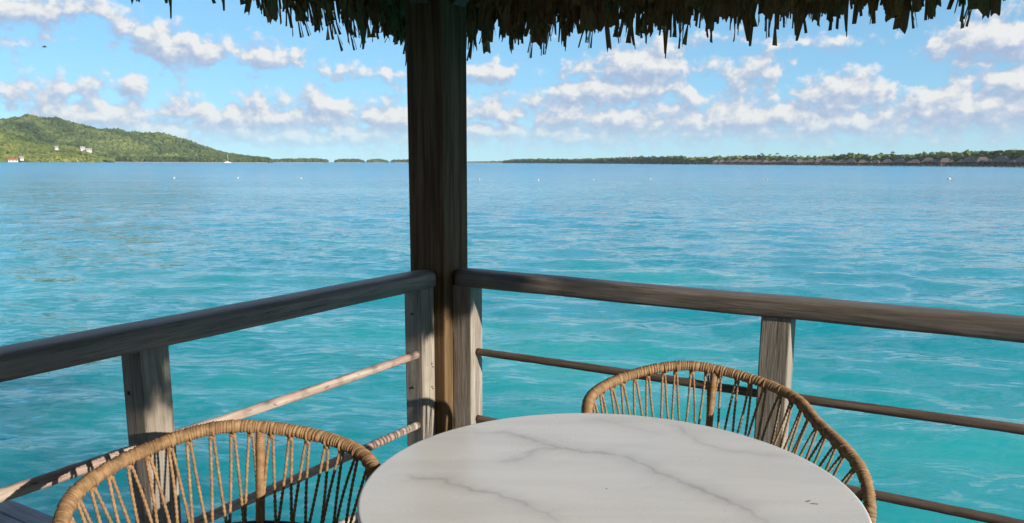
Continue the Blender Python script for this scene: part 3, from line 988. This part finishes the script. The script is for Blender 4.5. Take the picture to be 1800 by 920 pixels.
def build_chair(loc_uv, rot, label):
    Pc = W(loc_uv[0], loc_uv[1], 0)
    oy = 0.30
    # empty sits at the chair's middle on the deck
    al = rot - math.pi / 2 - TH
    fwd = Vector((math.cos(rot), math.sin(rot)))
    base = W(loc_uv[0] + fwd.x * oy, loc_uv[1] + fwd.y * oy, 0.0005)
    t = empty('rope_chair', base, al, label, 'chair', 'rope dining chairs')
    pts, ln = chair_curves()
    pts = pts - np.array([0, oy, 0])
    n = len(pts)
    s = np.linspace(0, ln, n)
    # wrapped rim: a thin cord wound tightly round the tube
    sides = 16
    th = np.arange(sides) * 2 * math.pi / sides
    pitch = 0.0082
    rim_pts, _ = resample(pts, int(ln / pitch * 6))
    sr = np.linspace(0, ln, len(rim_pts))
    jit = 0.45 * np.sin(sr * 41) + 0.35 * np.sin(sr * 97) + 0.25 * np.sin(sr * 211)
    ph = (sr / pitch + jit)[:, None] + th[None] / (2 * math.pi) + 0.12 * np.sin(2 * th)[None]
    rad = 0.0132 + 0.0036 * np.abs(np.sin(math.pi * ph)) ** 0.7 + 0.0004 * np.sin(sr * 150)[:, None]
    V, F = tube_arr(rim_pts, rad, sides)
    obj('rim', arr_mesh('rim', V, F, M['rope'], True), t)
    mid = ln / 2

    def rim_at(d):
        return np.array([np.interp(mid + d, s, pts[:, k]) for k in range(3)])

    ringz = 0.548

    def ring_at(d):
        p = rim_at(d)
        return np.array([p[0] * 0.84, (p[1] + oy) * 0.84 + 0.022 - oy, ringz - 0.085 * (abs(d) / mid) ** 1.3])
    half_open = mid - 0.20
    rp = np.array([ring_at(d) for d in np.linspace(-half_open, half_open, 90)])
    V, F = tube_arr(rp, 0.011, 10)
    obj('lower_ring', arr_mesh('lower_ring', V, F, M['metal'], True), t)

    def wrapped(a, b_, r, name, pitch=0.0045):
        L_ = np.linalg.norm(b_ - a)
        m = int(L_ / pitch * 5)
        q = a[None] + (b_ - a)[None] * np.linspace(0, 1, m)[:, None]
        sq = np.linspace(0, L_, m)
        rr_ = r + 0.0013 * np.abs(np.sin(math.pi * sq / pitch))[:, None] * np.ones((1, 12))
        V, F = tube_arr(q, rr_, 12)
        obj(name, arr_mesh(name, V, F, M['rope'], True), t)
    wrapped(rim_at(POST_AT) - [0, 0, .010], ring_at(POST_AT) - [0, 0, .005], 0.0105, 'back_post')
    for sg in (-1, 1):
        d = 0.455 if sg > 0 else -0.765
        wrapped(rim_at(d) - [0, 0, .006], ring_at(d * 0.97) - [0, 0, .005], 0.0105, 'arm_post')

    # cords: two twisted strands leave every knot and meet their neighbours on the ring
    def cord(a, b_, seed):
        L_ = np.linalg.norm(b_ - a)
        m = int(L_ / 0.0024)
        tt = np.linspace(0, 1, m)[:, None]
        q = a[None] + (b_ - a)[None] * tt + np.sin(tt * math.pi) * np.array([[rr2.uniform(-.004, .004), rr2.uniform(-.004, .004), 0]])
        sd = 9
        ang = np.arange(sd) * 2 * math.pi / sd
        tw = (tt * L_ / 0.0125) * 2 * math.pi
        rad = 0.0036 + 0.0008 * np.cos(2 * (ang[None] - tw * .5))
        return tube_arr(q, rad, sd, caps=False)

    def wind(c, tang, R0, turns, cr, spread):
        """a few turns of cord round a tube at c"""
        m = int(turns * 14)
        ang = np.linspace(0, turns * 2 * math.pi, m)
        tg = tang / np.linalg.norm(tang)
        n1 = np.cross(tg, [0, 0, 1.0]); n1 /= np.linalg.norm(n1)
        n2 = np.cross(tg, n1)
        q = c[None] + R0 * (np.cos(ang)[:, None] * n1 + np.sin(ang)[:, None] * n2) + tg[None] * (spread * (ang / ang[-1] - .5))[:, None]
        return tube_arr(q, cr, 6, caps=False)
    step = 0.0470
    k = 0
    ds = []
    d = POST_AT + step * 0.5
    while d < mid - 0.22:
        ds.append(d)
        d += step
    d = POST_AT - step * 0.5
    while d > -mid + 0.22:
        ds.append(d)
        d -= step
    ds = [d for d in ds if abs(d - 0.455) > 0.012]
    rr2 = random.Random(int(loc_uv[0] * 1000))
    for d in sorted(ds):
        d += rr2.uniform(-.005, .005)
        top = rim_at(d)
        tang = rim_at(d + .01) - rim_at(d - .01)
        # inward/down side of the rim
        hook = top + np.array([0, 0, -0.0175])
        for sg in (-1, 1):
            dd = d + sg * step * 0.42
            if abs(dd) > mid - 0.20:
                dd = d
            foot = ring_at(dd)
            parts = [cord(hook + np.array(tang / np.linalg.norm(tang)) * 0.004 * sg, foot + np.array([0, 0, 0.008]), k),
                     wind(foot, ring_at(dd + .01) - ring_at(dd - .01), 0.0135, 1.1, 0.0032, 0.004 * sg)]
            V, F = merge(parts)
            obj('rope', arr_mesh('rope', V, F, M['rope'], True), t)
            k += 1
        # the knot: a thicker loop round the rim with a lump below it
        kn = [wind(top + np.array([0, 0, -0.002]), tang, 0.0158, 1.25, 0.0030, 0.010)]
        lump = np.array([hook + np.array([0, 0, dz]) for dz in (0.006, 0.002, -0.003, -0.008, -0.012)])
        kn.append(tube_arr(lump, np.array([0.003, 0.0062, 0.0072, 0.0060, 0.003]), 8))
        V, F = merge(kn)
        obj('knot', arr_mesh('knot', V, F, M['rope'], True), t)
    # seat, legs
    seat_pts = []
    prof = [(0.0, 0.488), (0.20, 0.488), (0.235, 0.478), (0.245, 0.455), (0.235, 0.432), (0.0, 0.430)]
    aa = np.linspace(0, 2 * math.pi, 48, endpoint=False)
    Vp = np.array([[(max(r, 1e-4) * math.cos(q), max(r, 1e-4) * math.sin(q) * 0.96 - 0.01, z) for q in aa] for r, z in prof])
    sm = grid_mesh('seat_cushion', Vp, M['cushion'], True, closed_j=True)
    obj('seat_cushion', sm, t)
    hoop = np.array([(0.252 * math.cos(q), 0.245 * math.sin(q) - 0.01, 0.438) for q in np.linspace(0, 2 * math.pi, 61)])
    V, F = tube_arr(hoop, 0.010, 8)
    obj('seat_frame', arr_mesh('seat_frame', V, F, M['metal'], True), t)
    for sg in (-1, 1):
        a = np.array([sg * .383, .542 - oy, .464])
        q, _ = smooth_curve([a, (sg * .374, .546 - oy, .33), (sg * .365, .550 - oy, .2), (sg * .355, .56 - oy, 0.0)], 60)
        V, F = tube_arr(q, 0.0145, 10)
        obj('leg', arr_mesh('leg', V, F, M['metal'], True), t)
        q, _ = smooth_curve([ring_at(sg * .26) , (sg * .20, .10 - oy, .40), (sg * .22, .03 - oy, .0)], 40)
        V, F = tube_arr(q, 0.0125, 10)
        obj('leg', arr_mesh('leg', V, F, M['metal'], True), t)
        br = np.array([ring_at(sg * (mid - .20)), (sg * .383, .541 - oy, .485)])
        V, F = tube_arr(resample(br, 6)[0], 0.010, 8)
        obj('brace', arr_mesh('brace', V, F, M['metal'], True), t)
    return t


build_chair((0.439, -1.512), -0.604, 'tan rope chair at the left side of the table, half sunlit')
build_chair((1.208, -0.331), -1.057, 'tan rope chair behind the table beside the right railing')


# ------------------------------------------------------------------ far shore: hills, woods, houses
def pix_dir(x, y=285.8):
    F_, D_, H_, ro = 1395., 250., 285.8, 0.0039
    pit = math.atan2(D_, F_)
    X = x - 900.; Y = -(y - (H_ + D_))
    c_, s_ = math.cos(ro), math.sin(ro)
    X, Y = c_ * X - s_ * Y, s_ * X + c_ * Y
    r = Vector((X, F_ * math.cos(pit) + Y * math.sin(pit), -F_ * math.sin(pit) + Y * math.cos(pit)))
    return r / math.hypot(r.x, r.y)


def at_dist(x, y, d):
    r = pix_dir(x, y)
    return Vector((r.x * d, r.y * d, CAMZ + r.z * d))


def vnoise(x, y, seed):
    """smooth value noise, arrays"""
    rs = np.random.RandomState(seed)
    T = rs.rand(64, 64)
    xi, yi = np.floor(x).astype(int), np.floor(y).astype(int)
    fx, fy = x - xi, y - yi
    fx, fy = fx * fx * (3 - 2 * fx), fy * fy * (3 - 2 * fy)
    g = lambda a, b_: T[a % 64, b_ % 64]
    return (g(xi, yi) * (1 - fx) + g(xi + 1, yi) * fx) * (1 - fy) + (g(xi, yi + 1) * (1 - fx) + g(xi + 1, yi + 1) * fx) * fy


def ico():
    bm = bmesh.new()
    bmesh.ops.create_icosphere(bm, subdivisions=1, radius=1)
    V = np.array([v.co[:] for v in bm.verts])
    F = np.array([[v.index for v in f.verts] for f in bm.faces])
    bm.free()
    return V, F


ICO_V, ICO_F = ico()


def clumps(name, centers, radii, mat, seed, squash=0.8, leafy=True):
    """tree crowns that read as one mass: each crown a handful of jagged leaf lumps"""
    rs = np.random.RandomState(seed)
    n = len(centers)
    k = len(ICO_V)
    jit = 1 + 0.42 * rs.randn(n, k, 1)
    V = ICO_V[None] * np.clip(jit, 0.35, 1.7) * np.asarray(radii)[:, None, None]
    V[..., 2] *= squash
    V = V + np.asarray(centers)[:, None]
    F = ICO_F[None] + (np.arange(n) * k)[:, None, None]
    return arr_mesh(name, V.reshape(-1, 3), F.reshape(-1, 3), mat, False)


def ridge(name, sky_pts, d_crest, d_shore, d_back, mat, label, seed, extra_h=0.0, tree_r=4.0, spacing=9.0):
    """a hill: its crest follows the skyline, its front falls to the shore"""
    xs = np.array([p[0] for p in sky_pts], float)
    ys = np.array([p[1] for p in sky_pts], float)
    xq = np.linspace(xs[0], xs[-1], 170)
    yq = np.interp(xq, xs, ys)
    nt_ = 46
    rows = []
    for x, y in zip(xq, yq):
        dc = d_crest(x)
        ds = d_shore(x)
        c = at_dist(x, y, dc)
        h = max(c.z - WATER_Z - 9.0, 1.2)
        r = pix_dir(x)
        row = []
        for j in range(nt_):
            t = j / (nt_ - 1)
            if t < 0.7:
                q = t / 0.7
                d = ds + (dc - ds) * q
                hh = h * (q ** 1.05 * (1.25 - 0.25 * q))
            else:
                q = (t - 0.7) / 0.3
                d = dc + d_back * q
                hh = h * max(0.0, 1 - q) ** 0.9
            row.append((r.x * d, r.y * d, hh, t))
        rows.append(row)
    A = np.array(rows)
    X, Y, Hh, T = A[..., 0], A[..., 1], A[..., 2], A[..., 3]
    # gullies and spurs on the slope, none on the crest line
    g = (vnoise(X / 75, Y / 190, seed) - 0.5) * 0.85 + (vnoise(X / 32, Y / 70, seed + 1) - 0.5) * 0.42
    Hh = np.maximum(Hh * (1 + g * np.clip(1 - np.abs(T - 0.7) * 0.2 - 0.55 * np.exp(-((T - .7) / .10) ** 2), 0, 1)), 0)
    Z = Hh + WATER_Z - 0.5 + 0.9 * (T > 0.005)
    V = np.stack([X, Y, Z], -1)
    hill = obj(name, grid_mesh(name, V, mat, True))
    tag(hill, label, 'hill', kind='structure')
    if hill.data.polygons[500].normal.z < 0:
        hill.data.flip_normals()
    # canopy
    rs = np.random.RandomState(seed + 5)
    cs, rd = [], []
    ni, nj = X.shape
    area = 0
    N = int(spacing)
    for _ in range(N):
        i = rs.rand() * (ni - 1.001)
        j = rs.rand() ** 0.9 * (nj * 0.80 - 1.001)
        i0, j0 = int(i), int(j)
        fi, fj = i - i0, j - j0
        p = (V[i0, j0] * (1 - fi) * (1 - fj) + V[i0 + 1, j0] * fi * (1 - fj) + V[i0, j0 + 1] * (1 - fi) * fj + V[i0 + 1, j0 + 1] * fi * fj)
        r_ = tree_r * rs.uniform(0.5, 1.25)
        cs.append(p + [0, 0, r_ * 0.45])
        rd.append(r_)
    f = obj('hill_forest', clumps('hill_forest', np.array(cs), np.array(rd), mat, seed + 9))
    tag(f, 'dense green tree canopy covering the ' + label.split(' ', 1)[1], 'forest', kind='stuff')
    return V


back_sky = [(-420, 190), (-200, 196), (-60, 208), (0, 213), (30, 209), (75, 213), (130, 222), (180, 231), (215, 231), (240, 233), (270, 239), (300, 240), (320, 246), (350, 256), (370, 259), (400, 266), (430, 272), (462, 276), (474, 278.5)]
VB = ridge('hill', back_sky, lambda x: 2250, lambda x: 1760 - 90 * max(0, min(1, x / 450)), 500, M['hill_green'],
           'long green forested ridge sloping down to the lagoon', 21, tree_r=5.2, spacing=20000)
front_sky = [(-420, 205), (-160, 212), (-60, 216), (0, 221), (20, 225), (45, 232), (65, 242), (100, 252), (140, 262), (170, 274), (195, 279.5)]
VF = ridge('hill', front_sky, lambda x: 1640, lambda x: 1420, 260, M['hill_yellow'],
           'sunny yellow-green hillside in front of the long ridge', 51, tree_r=3.8, spacing=16000)


def wood_strip(x0, x1, prof, dist, mat, label, seed, n, rmin, rmax, depth=60):
    """low islet: sand strip with a continuous wood"""
    rs = np.random.RandomState(seed)
    xq = np.linspace(x0, x1, 60)
    rows = []
    for x in xq:
        r = pix_dir(x)
        d = dist(x)
        e = min(1, (x - x0) / 8, (x1 - x) / 8)
        rows.append([(r.x * (d + dd), r.y * (d + dd), WATER_Z + hh * max(e, .02)) for dd, hh in ((-2, -0.4), (0, 0.25), (12, 0.9), (depth, 1.5), (depth + 20, -0.5))])
    g = obj('islet', grid_mesh('islet', np.array(rows), M['sand'], True))
    if g.data.polygons[20].normal.z < 0:
        g.data.flip_normals()
    tag(g, 'low sandy shore under the ' + label, 'island', kind='structure')
    cs, rd = [], []
    for _ in range(n):
        x = x0 + (x1 - x0) * rs.rand()
        d = dist(x) + 8 + depth * 0.85 * rs.rand()
        r = pix_dir(x)
        top = max(np.interp(x, [p[0] for p in prof], [p[1] for p in prof]), 0.8)  # px above the horizon line
        hm = top / 1395.0 * dist(x) - WATER_Z + CAMZ
        q = rs.rand()
        rad = rs.uniform(rmin, rmax)
        z = WATER_Z + 0.6 + max(hm - rad * .9, .5) * (q ** 0.6) * rs.uniform(0.82, 1.06)
        cs.append((r.x * d, r.y * d, z))
        rd.append(rad)
    f = obj('shore_wood', clumps('shore_wood', np.array(cs), np.array(rd), mat, seed + 1, 0.85))
    tag(f, label, 'forest', kind='stuff')


far = lambda d: (lambda x: d)
wood_strip(470, 575, [(470, 3), (500, 4.5), (530, 5.5), (560, 5), (575, 3)], far(2600), M['wood_dark'], 'low dark wooded islet at the foot of the ridge', 71, 900, 3.0, 6.0)
wood_strip(590, 640, [(590, 3), (600, 5), (630, 5), (640, 2)], far(3100), M['wood_dark'], 'short wooded islet midway to the corner post', 73, 420, 3.0, 6.0)
wood_strip(646, 681, [(646, 2), (655, 5), (672, 4.5), (681, 2)], far(3100), M['wood_dark'], 'small wooded islet left of the corner post', 75, 320, 3.0, 6.0)
wood_strip(688, 760, [(688, 3), (700, 4.5), (760, 4)], far(3200), M['wood_dark'], 'wooded islet half hidden by the corner post', 77, 450, 3.0, 6.0)
wood_strip(815, 900, [(815, 1), (860, 1.5), (900, 3)], far(3600), M['wood_dark'], 'faint wooded strip far out on the horizon', 79, 420, 3.0, 5.0)
RD = lambda x: float(np.interp(x, [880, 1000, 1200, 1500, 1800, 2300], [2500, 2200, 1500, 1120, 900, 640]))
wood_strip(885, 1205, [(885, 3), (905, 6), (940, 6.5), (1000, 6), (1060, 8), (1100, 10), (1150, 11), (1205, 12)], RD, M['wood_dark'], 'dark green wood along the far right shore', 81, 3200, 2.4, 5.0, 90)
wood_strip(1195, 2200, [(1195, 9), (1300, 13), (1340, 14), (1400, 12), (1450, 12), (1490, 16), (1540, 15), (1600, 15), (1650, 18), (1700, 19), (1750, 20), (1800, 22), (2200, 28)], RD, M['wood_olive'], 'olive green wood behind the overwater bungalows', 83, 5200, 1.6, 3.6, 70)


# palms
def palm_mesh_pair(h, seed, mat, nf=17):
    rs = random.Random(seed)
    lean = rs.uniform(-.12, .12), rs.uniform(-.12, .12)
    pts = np.array([(lean[0] * h * t * t, lean[1] * h * t * t, h * t) for t in np.linspace(0, 1, 7)])
    V, F = tube_arr(pts, np.linspace(0.24, 0.13, 7), 6)
    trunk = arr_mesh('trunk', V, F, M['trunk'], True)
    top = pts[-1]
    Vs, Fs = [], []
    for i in range(nf):
        a = 2 * math.pi * i / nf + rs.uniform(-.3, .3)
        L_ = rs.uniform(2.6, 4.4)
        up = rs.uniform(-0.2, 1.1)
        dirh = np.array([math.cos(a), math.sin(a), 0])
        sidev = np.array([-math.sin(a), math.cos(a), 0])
        m = 6
        prev = None
        for j in range(m + 1):
            t = j / m
            c = top + dirh * L_ * t * (1 - 0.15 * t) + np.array([0, 0, L_ * (up * t - (0.55 + up) * t * t)])
            w = 0.55 * math.sin(math.pi * min(1, 0.15 + t * 0.9)) + 0.04
            k = len(Vs)
            Vs += [c + sidev * w - np.array([0, 0, w * .55]), c, c - sidev * w - np.array([0, 0, w * .55])]
            if prev is not None:
                Fs += [(prev, prev + 1, k + 1, k), (prev + 1, prev + 2, k + 2, k + 1)]
            prev = k
    crown = mesh('crown', Vs, Fs, mat, False)
    return trunk, crown


PALMS = [palm_mesh_pair(1, i, M['palm_green']) for i in range(0)]
palm_green = [palm_mesh_pair(h, 40 + i, M['palm_green']) for i, h in enumerate((12.5, 14.0, 11.0, 15.5))]
palm_gold = [palm_mesh_pair(h, 60 + i, M['palm_gold']) for i, h in enumerate((11.0, 13.0, 9.5))]


def palm(pair, loc, label, group, sc_=1.0):
    t = empty('palm_tree', loc, rnd.uniform(0, 6.28), label, 'palm tree', group)
    t.scale = (sc_, sc_, sc_)
    obj('trunk', pair[0], t)
    obj('crown', pair[1], t)


rp = random.Random(17)
BX = [1793, 1762, 1729, 1701, 1663, 1634, 1606, 1583, 1561, 1538, 1517, 1497, 1478, 1459, 1441, 1424, 1407, 1391, 1376, 1361, 1347, 1333, 1320, 1307, 1294, 1282, 1270, 1258]
ORD = ['nearest', 'second', 'third', 'fourth', 'fifth', 'sixth', 'seventh', 'eighth', 'ninth', 'tenth', 'eleventh', 'twelfth', 'thirteenth', 'fourteenth', 'fifteenth', 'sixteenth']
for i in range(27):
    x = (BX[i] + BX[i + 1]) / 2 + rp.uniform(-3, 3)
    d = RD(x) + rp.uniform(14, 50)
    r = pix_dir(x)
    hpx = np.interp(x, [1200, 1340, 1480, 1640, 1800], [13, 17, 19, 20, 26]) * rp.uniform(.55, 0.86)
    hh = hpx / 1395.0 * d - WATER_Z + CAMZ
    lab = ('slim palm behind the gap between the %s and %s bungalows from the right' % (ORD[i] if i else 'first', ORD[i + 1]) if i < 14 else
           'tiny palm above the crowded distant half of the bungalow row')
    palm(rp.choice(palm_green), (r.x * d, r.y * d, WATER_Z + 1.1), lab, 'palms above the bungalow shore', hh / 15.0)
for i, x in enumerate([66, 76, 86, 94, 104, 117, 129, 141, 156, 214, 226, 234, 243, 252]):
    d = 1408 + 8 * rp.random() if x < 195 else 1640
    r = pix_dir(x)
    lab = '%s golden palm from the left along the shore below the green hills' % (ORD[i] if i else 'first')
    palm(rp.choice(palm_gold), (r.x * d, r.y * d, WATER_Z + 0.3), lab, 'golden palms along the left shore', rp.uniform(.75, 1.2))
wood_strip(-330, 200, [(-330, 6), (0, 7), (60, 6), (110, 7), (160, 6), (200, 4)], far(1424), M['wood_olive'], 'olive shoreline trees below the sunny hillside', 91, 1500, 1.6, 3.6, 40)
wood_strip(190, 474, [(190, 7), (260, 8), (330, 7), (400, 6), (474, 4)], lambda x: 1735 - 80 * x / 450, M['wood_dark'], 'dark shoreline trees along the foot of the long ridge', 93, 1500, 2.0, 4.6, 40)


# overwater bungalows
def bungalow_proto():
    t = bpy.data.objects.new('overwater_bungalow', None)
    COL.objects.link(t)

    def part(name, V, F, mat):
        return obj(name, mesh(name, V, F, mat), t)

    def bx(name, x0, x1, y0, y1, z0, z1, mat, par=None):
        me = mesh(name, [(x0, y0, z0), (x1, y0, z0), (x1, y1, z0), (x0, y1, z0), (x0, y0, z1), (x1, y0, z1), (x1, y1, z1), (x0, y1, z1)],
                  [(3, 2, 1, 0), (4, 5, 6, 7), (0, 1, 5, 4), (1, 2, 6, 5), (2, 3, 7, 6), (3, 0, 4, 7)], mat)
        return obj(name, me, par or t)
    bx('platform', -7.6, 7.6, -5.4, 5, 1.6, 1.95, M['far_wood'])
    wl = bx('wall', -5.6, 5.6, -2.6, 4, 1.951, 4.2, M['far_wood'])
    for x in (-3.6, 0.1, 3.7):
        bx('opening', x - 1.1, x + 1.1, -2.66, -2.58, 2.0, 3.9, M['far_dark'], wl)

    def hip(name, cx, w, dpt, y0, z0, h, ridge_):
        V = [(cx - w, y0 - dpt, z0), (cx + w, y0 - dpt, z0), (cx + w, y0 + dpt, z0), (cx - w, y0 + dpt, z0), (cx - ridge_, y0, z0 + h), (cx + ridge_, y0, z0 + h)]
        F = [(0, 1, 5, 4), (1, 2, 5), (2, 3, 4, 5), (3, 0, 4), (3, 2, 1, 0)]
        return part(name, V, F, M['far_thatch'])
    hip('roof', -1.0, 6.4, 4.6, 0.5, 4.0, 4.4, 2.6)
    hip('porch_roof', 4.6, 3.0, 3.0, -2.6, 3.9, 2.9, 0.5)
    for x in (2.2, 6.9):
        bx('porch_post', x - .12, x + .12, -5.2, -4.96, 1.951, 3.95, M['far_wood'])
    for x in (-7, -2.4, 2.4, 7):
        for y in (-5, 4.6):
            bx('stilt', x - .2, x + .2, y - .2, y + .2, -1.5, 1.6, M['far_wood'])
    bx('stair', -7.4, -6.2, -6.6, -5.41, 0.2, 1.9, M['far_wood'])
    return t


proto = bungalow_proto()
for i, x in enumerate(BX):
    b_ = proto if i == 0 else copy_tree(proto)
    d = RD(x) - 26 + (10 if i % 2 else 0)
    r = pix_dir(x)
    b_.location = (r.x * d, r.y * d, WATER_Z)
    b_.rotation_euler = (0, 0, -math.atan2(r.x, r.y) + rp.uniform(-.5, .5))
    s_ = rp.uniform(.92, 1.12) * (1.12 if i < 6 else 0.95)
    b_.scale = (s_ * (1 if i % 3 else -1), s_, s_)
    if i < 14:
        lab = ('nearest thatched overwater bungalow at the right edge of the far shore' if i == 0 else
               '%s thatched overwater bungalow counted from the right edge' % ORD[i])
    else:
        lab = 'small thatched overwater bungalow in the crowded distant half of the row'
    tag(b_, lab, 'bungalow', 'overwater bungalows on the far right shore')


# houses on the left shore
def house(loc, rz, w, dpt, h, rh, wall, roof, label, flat=False):
    t = empty('house', loc, rz, label, 'house', 'houses on the left hillside')

    def bx(name, x0, x1, y0, y1, z0, z1, mat, par=None):
        me = mesh(name, [(x0, y0, z0), (x1, y0, z0), (x1, y1, z0), (x0, y1, z0), (x0, y0, z1), (x1, y0, z1), (x1, y1, z1), (x0, y1, z1)],
                  [(3, 2, 1, 0), (4, 5, 6, 7), (0, 1, 5, 4), (1, 2, 6, 5), (2, 3, 7, 6), (3, 0, 4, 7)], mat)
        return obj(name, me, par or t)
    wl = bx('wall', -w / 2, w / 2, -dpt / 2, dpt / 2, -3, h, wall)
    if flat:
        bx('roof', -w / 2 - .5, w / 2 + .5, -dpt / 2 - .5, dpt / 2 + .5, h + .001, h + 0.7, roof)
    else:
        V = [(-w / 2 - .7, -dpt / 2 - .7, h), (w / 2 + .7, -dpt / 2 - .7, h), (w / 2 + .7, dpt / 2 + .7, h), (-w / 2 - .7, dpt / 2 + .7, h), (-w / 2 - .7, 0, h + rh), (w / 2 + .7, 0, h + rh)]
        obj('roof', mesh('roof', V, [(0, 1, 5, 4), (1, 2, 5), (2, 3, 4, 5), (3, 0, 4), (3, 2, 1, 0)], roof), t)
    nwin = max(2, int(w / 4))
    for k in range(nwin):
        xw = -w / 2 + w * (k + .5) / nwin
        bx('window', xw - .8, xw + .8, -dpt / 2 - .08, -dpt / 2 + .05, h * 0.35, h * 0.8, M['glass_dark'], wl)


def house_at(x, y, d, **kw):
    p = at_dist(x, y, d)
    house((p.x, p.y, p.z), -math.atan2(p.x, p.y) + kw.pop('turn', 0.2), **kw)


house_at(22, 284.0, 1400, w=13, dpt=8, h=2.4, rh=2.2, wall=M['cream_wall'], roof=M['red_roof'], label='long white shore house with a red roof below the left hill')
house_at(38, 279.5, 1412, w=5, dpt=4, h=2.0, rh=1.6, wall=M['cream_wall'], roof=M['grey_roof'], label='small white cube house above the left shore')
house_at(145, 262.5, 1500, w=7, dpt=6, h=3.4, rh=2, wall=M['cream_wall'], roof=M['grey_roof'], label='tall white house on the hillside spur', flat=True)
house_at(156, 265.5, 1490, w=8, dpt=6, h=2.2, rh=2, wall=M['cream_wall'], roof=M['grey_roof'], label='low cream house just right of the tall white hillside house')
house_at(99, 261, 1480, w=5, dpt=5, h=2.2, rh=1.5, wall=M['cream_wall'], roof=M['grey_roof'], label='tiny pale house alone among trees left of the hillside houses')
house_at(69, 234, 2100, w=6, dpt=6, h=3.5, rh=1.5, wall=M['cream_wall'], roof=M['grey_roof'], label='tiny pale house high on the long ridge')


# sailboat
def sailboat():
    p = at_dist(400, 284.5, 1300)
    t = empty('sailboat', (p.x, p.y, WATER_Z), -math.atan2(p.x, p.y) + 0.35, 'white sailing boat with bare mast moored below the ridge', 'sailboat')
    xs = np.linspace(-1, 1, 15)
    V = []
    for x in xs:
        w = 1.55 * (1 - max(0, x) ** 2.2) * (1 - 0.25 * max(0, -x)) + 0.03
        V.append([(x * 5.2, -w, 1.25 + .25 * max(0, x)), (x * 5.2, -w * .8, 0.3), (x * 4.9, 0, -0.5), (x * 5.2, w * .8, 0.3), (x * 5.2, w, 1.25 + .25 * max(0, x))])
    obj('hull', grid_mesh('hull', np.array(V), M['white_paint'], True, closed_j=True), t)
    obj('cabin', box_mesh('cabin', 3.6, 1.9, 0.7, M['white_paint'], .2, 2), t, (-0.2, 0, 1.55))
    V_, F_ = tube_arr(np.array([(0.9, 0, 1.2), (0.9, 0, 6), (0.9, 0, 13.5)]), 0.16, 8)
    obj('mast', arr_mesh('mast', V_, F_, M['white_paint']), t)
    V_, F_ = tube_arr(np.array([(0.9, 0, 2.6), (-1.5, 0, 2.6), (-3.8, 0, 2.65)]), 0.28, 8)
    obj('furled_sail', arr_mesh('furled_sail', V_, F_, M['cushion']), t)


sailboat()

# buoys
BUOYS = [(306, 313.5, 'leftmost buoy in the line, out in front of the hills', 0.40, 0), (418, 313.5, 'small pale buoy under the sailing boat', 0.42, 0), (529, 314, 'small pale buoy between the ridge end and the corner post', 0.40, 0),
         (842, 316, 'small pale buoy just right of the corner post', 0.46, 1), (946, 317, 'second small buoy to the right of the corner post', 0.42, 0), (1143, 315.5, 'pale buoy in front of the start of the bungalows', 0.40, 0),
         (1043, 316.5, 'third small buoy to the right of the corner post', 0.36, 0), (1348, 315.5, 'pale orange buoy in front of the middle bungalows', 0.42, 1), (1668, 315.5, 'largest white buoy, rightmost in the line', 0.80, 0)]
for x, y, lab, dm, oc in BUOYS:
    r = pix_dir(x, y)
    k = (WATER_Z - CAMZ) / r.z
    dm *= 0.72
    t = empty('buoy', (r.x * k, r.y * k, WATER_Z), 0, lab, 'buoy', 'mooring buoys in a line')
    aa = np.linspace(0, 2 * math.pi, 16, endpoint=False)
    prof = [(0.001, -.35), (.3, -.3), (.47, -.05), (.5, .1), (.44, .3), (.28, .44), (.1, .5), (.09, .62), (.001, .63)]
    V = np.array([[(q[0] * dm * math.cos(a), q[0] * dm * math.sin(a), q[1] * dm) for a in aa] for q in prof])
    obj('float', grid_mesh('float', V, M['buoy_orange' if oc else 'buoy_white'], True, closed_j=True), t)
    tor = np.array([(0.09 * dm * math.cos(a), 0, (0.68 + 0.09 * math.sin(a)) * dm) for a in np.linspace(0, 2 * math.pi, 13)])
    V_, F_ = tube_arr(tor, 0.02 * dm, 6)
    obj('ring', arr_mesh('ring', V_, F_, M['metal']), t)

# a bird over the left hill
bp_ = at_dist(78, 83, 120)
bird = empty('bird', bp_, 0.6, 'dark bird gliding high in the sky above the left hill', 'bird')
V_, F_ = tube_arr(np.array([(-.28, 0, 0), (-.15, 0, .02), (0, 0, .03), (.14, 0, .02), (.24, 0, .03), (.3, 0, .01)]), np.array([.03, .05, .075, .06, .035, .008]), 8)
obj('body', arr_mesh('body', V_, F_, M['bird']), bird)
for sg in (-1, 1):
    V = [(.12, sg * .05, .04), (-.08, sg * .05, .04), (.14, sg * .32, .14), (-.06, sg * .32, .13), (-.02, sg * .62, .08), (-.1, sg * .60, .075)]
    obj('wing', mesh('wing', V, [(0, 1, 3, 2), (2, 3, 5, 4)], M['bird']), bird)


# ------------------------------------------------------------------ sea haze
def build_haze():
    x0, x1, y0, y1, z0, z1 = -6000, 6000, -6000, 6000, WATER_Z - 3.0, 200.0
    V = [(x0, y0, z0), (x1, y0, z0), (x1, y1, z0), (x0, y1, z0), (x0, y0, z1), (x1, y0, z1), (x1, y1, z1), (x0, y1, z1)]
    F = [(3, 2, 1, 0), (4, 5, 6, 7), (0, 1, 5, 4), (1, 2, 6, 5), (2, 3, 7, 6), (3, 0, 4, 7)]
    m = bpy.data.materials.new('pale_sea_haze')
    m.use_nodes = True
    nt = m.node_tree
    nt.nodes.remove(nt.nodes['Principled BSDF'])
    pv = nt.nodes.new('ShaderNodeVolumePrincipled')
    pv.inputs['Color'].default_value = (0.80, 0.90, 1.0, 1)
    pv.inputs['Density'].default_value = 0.00006
    nt.links.new(pv.outputs[0], nt.nodes['Material Output'].inputs['Volume'])
    tag(obj('haze', mesh('haze', V, F, m)), 'thin pale sea haze over the lagoon', 'haze', kind='stuff')


build_haze()
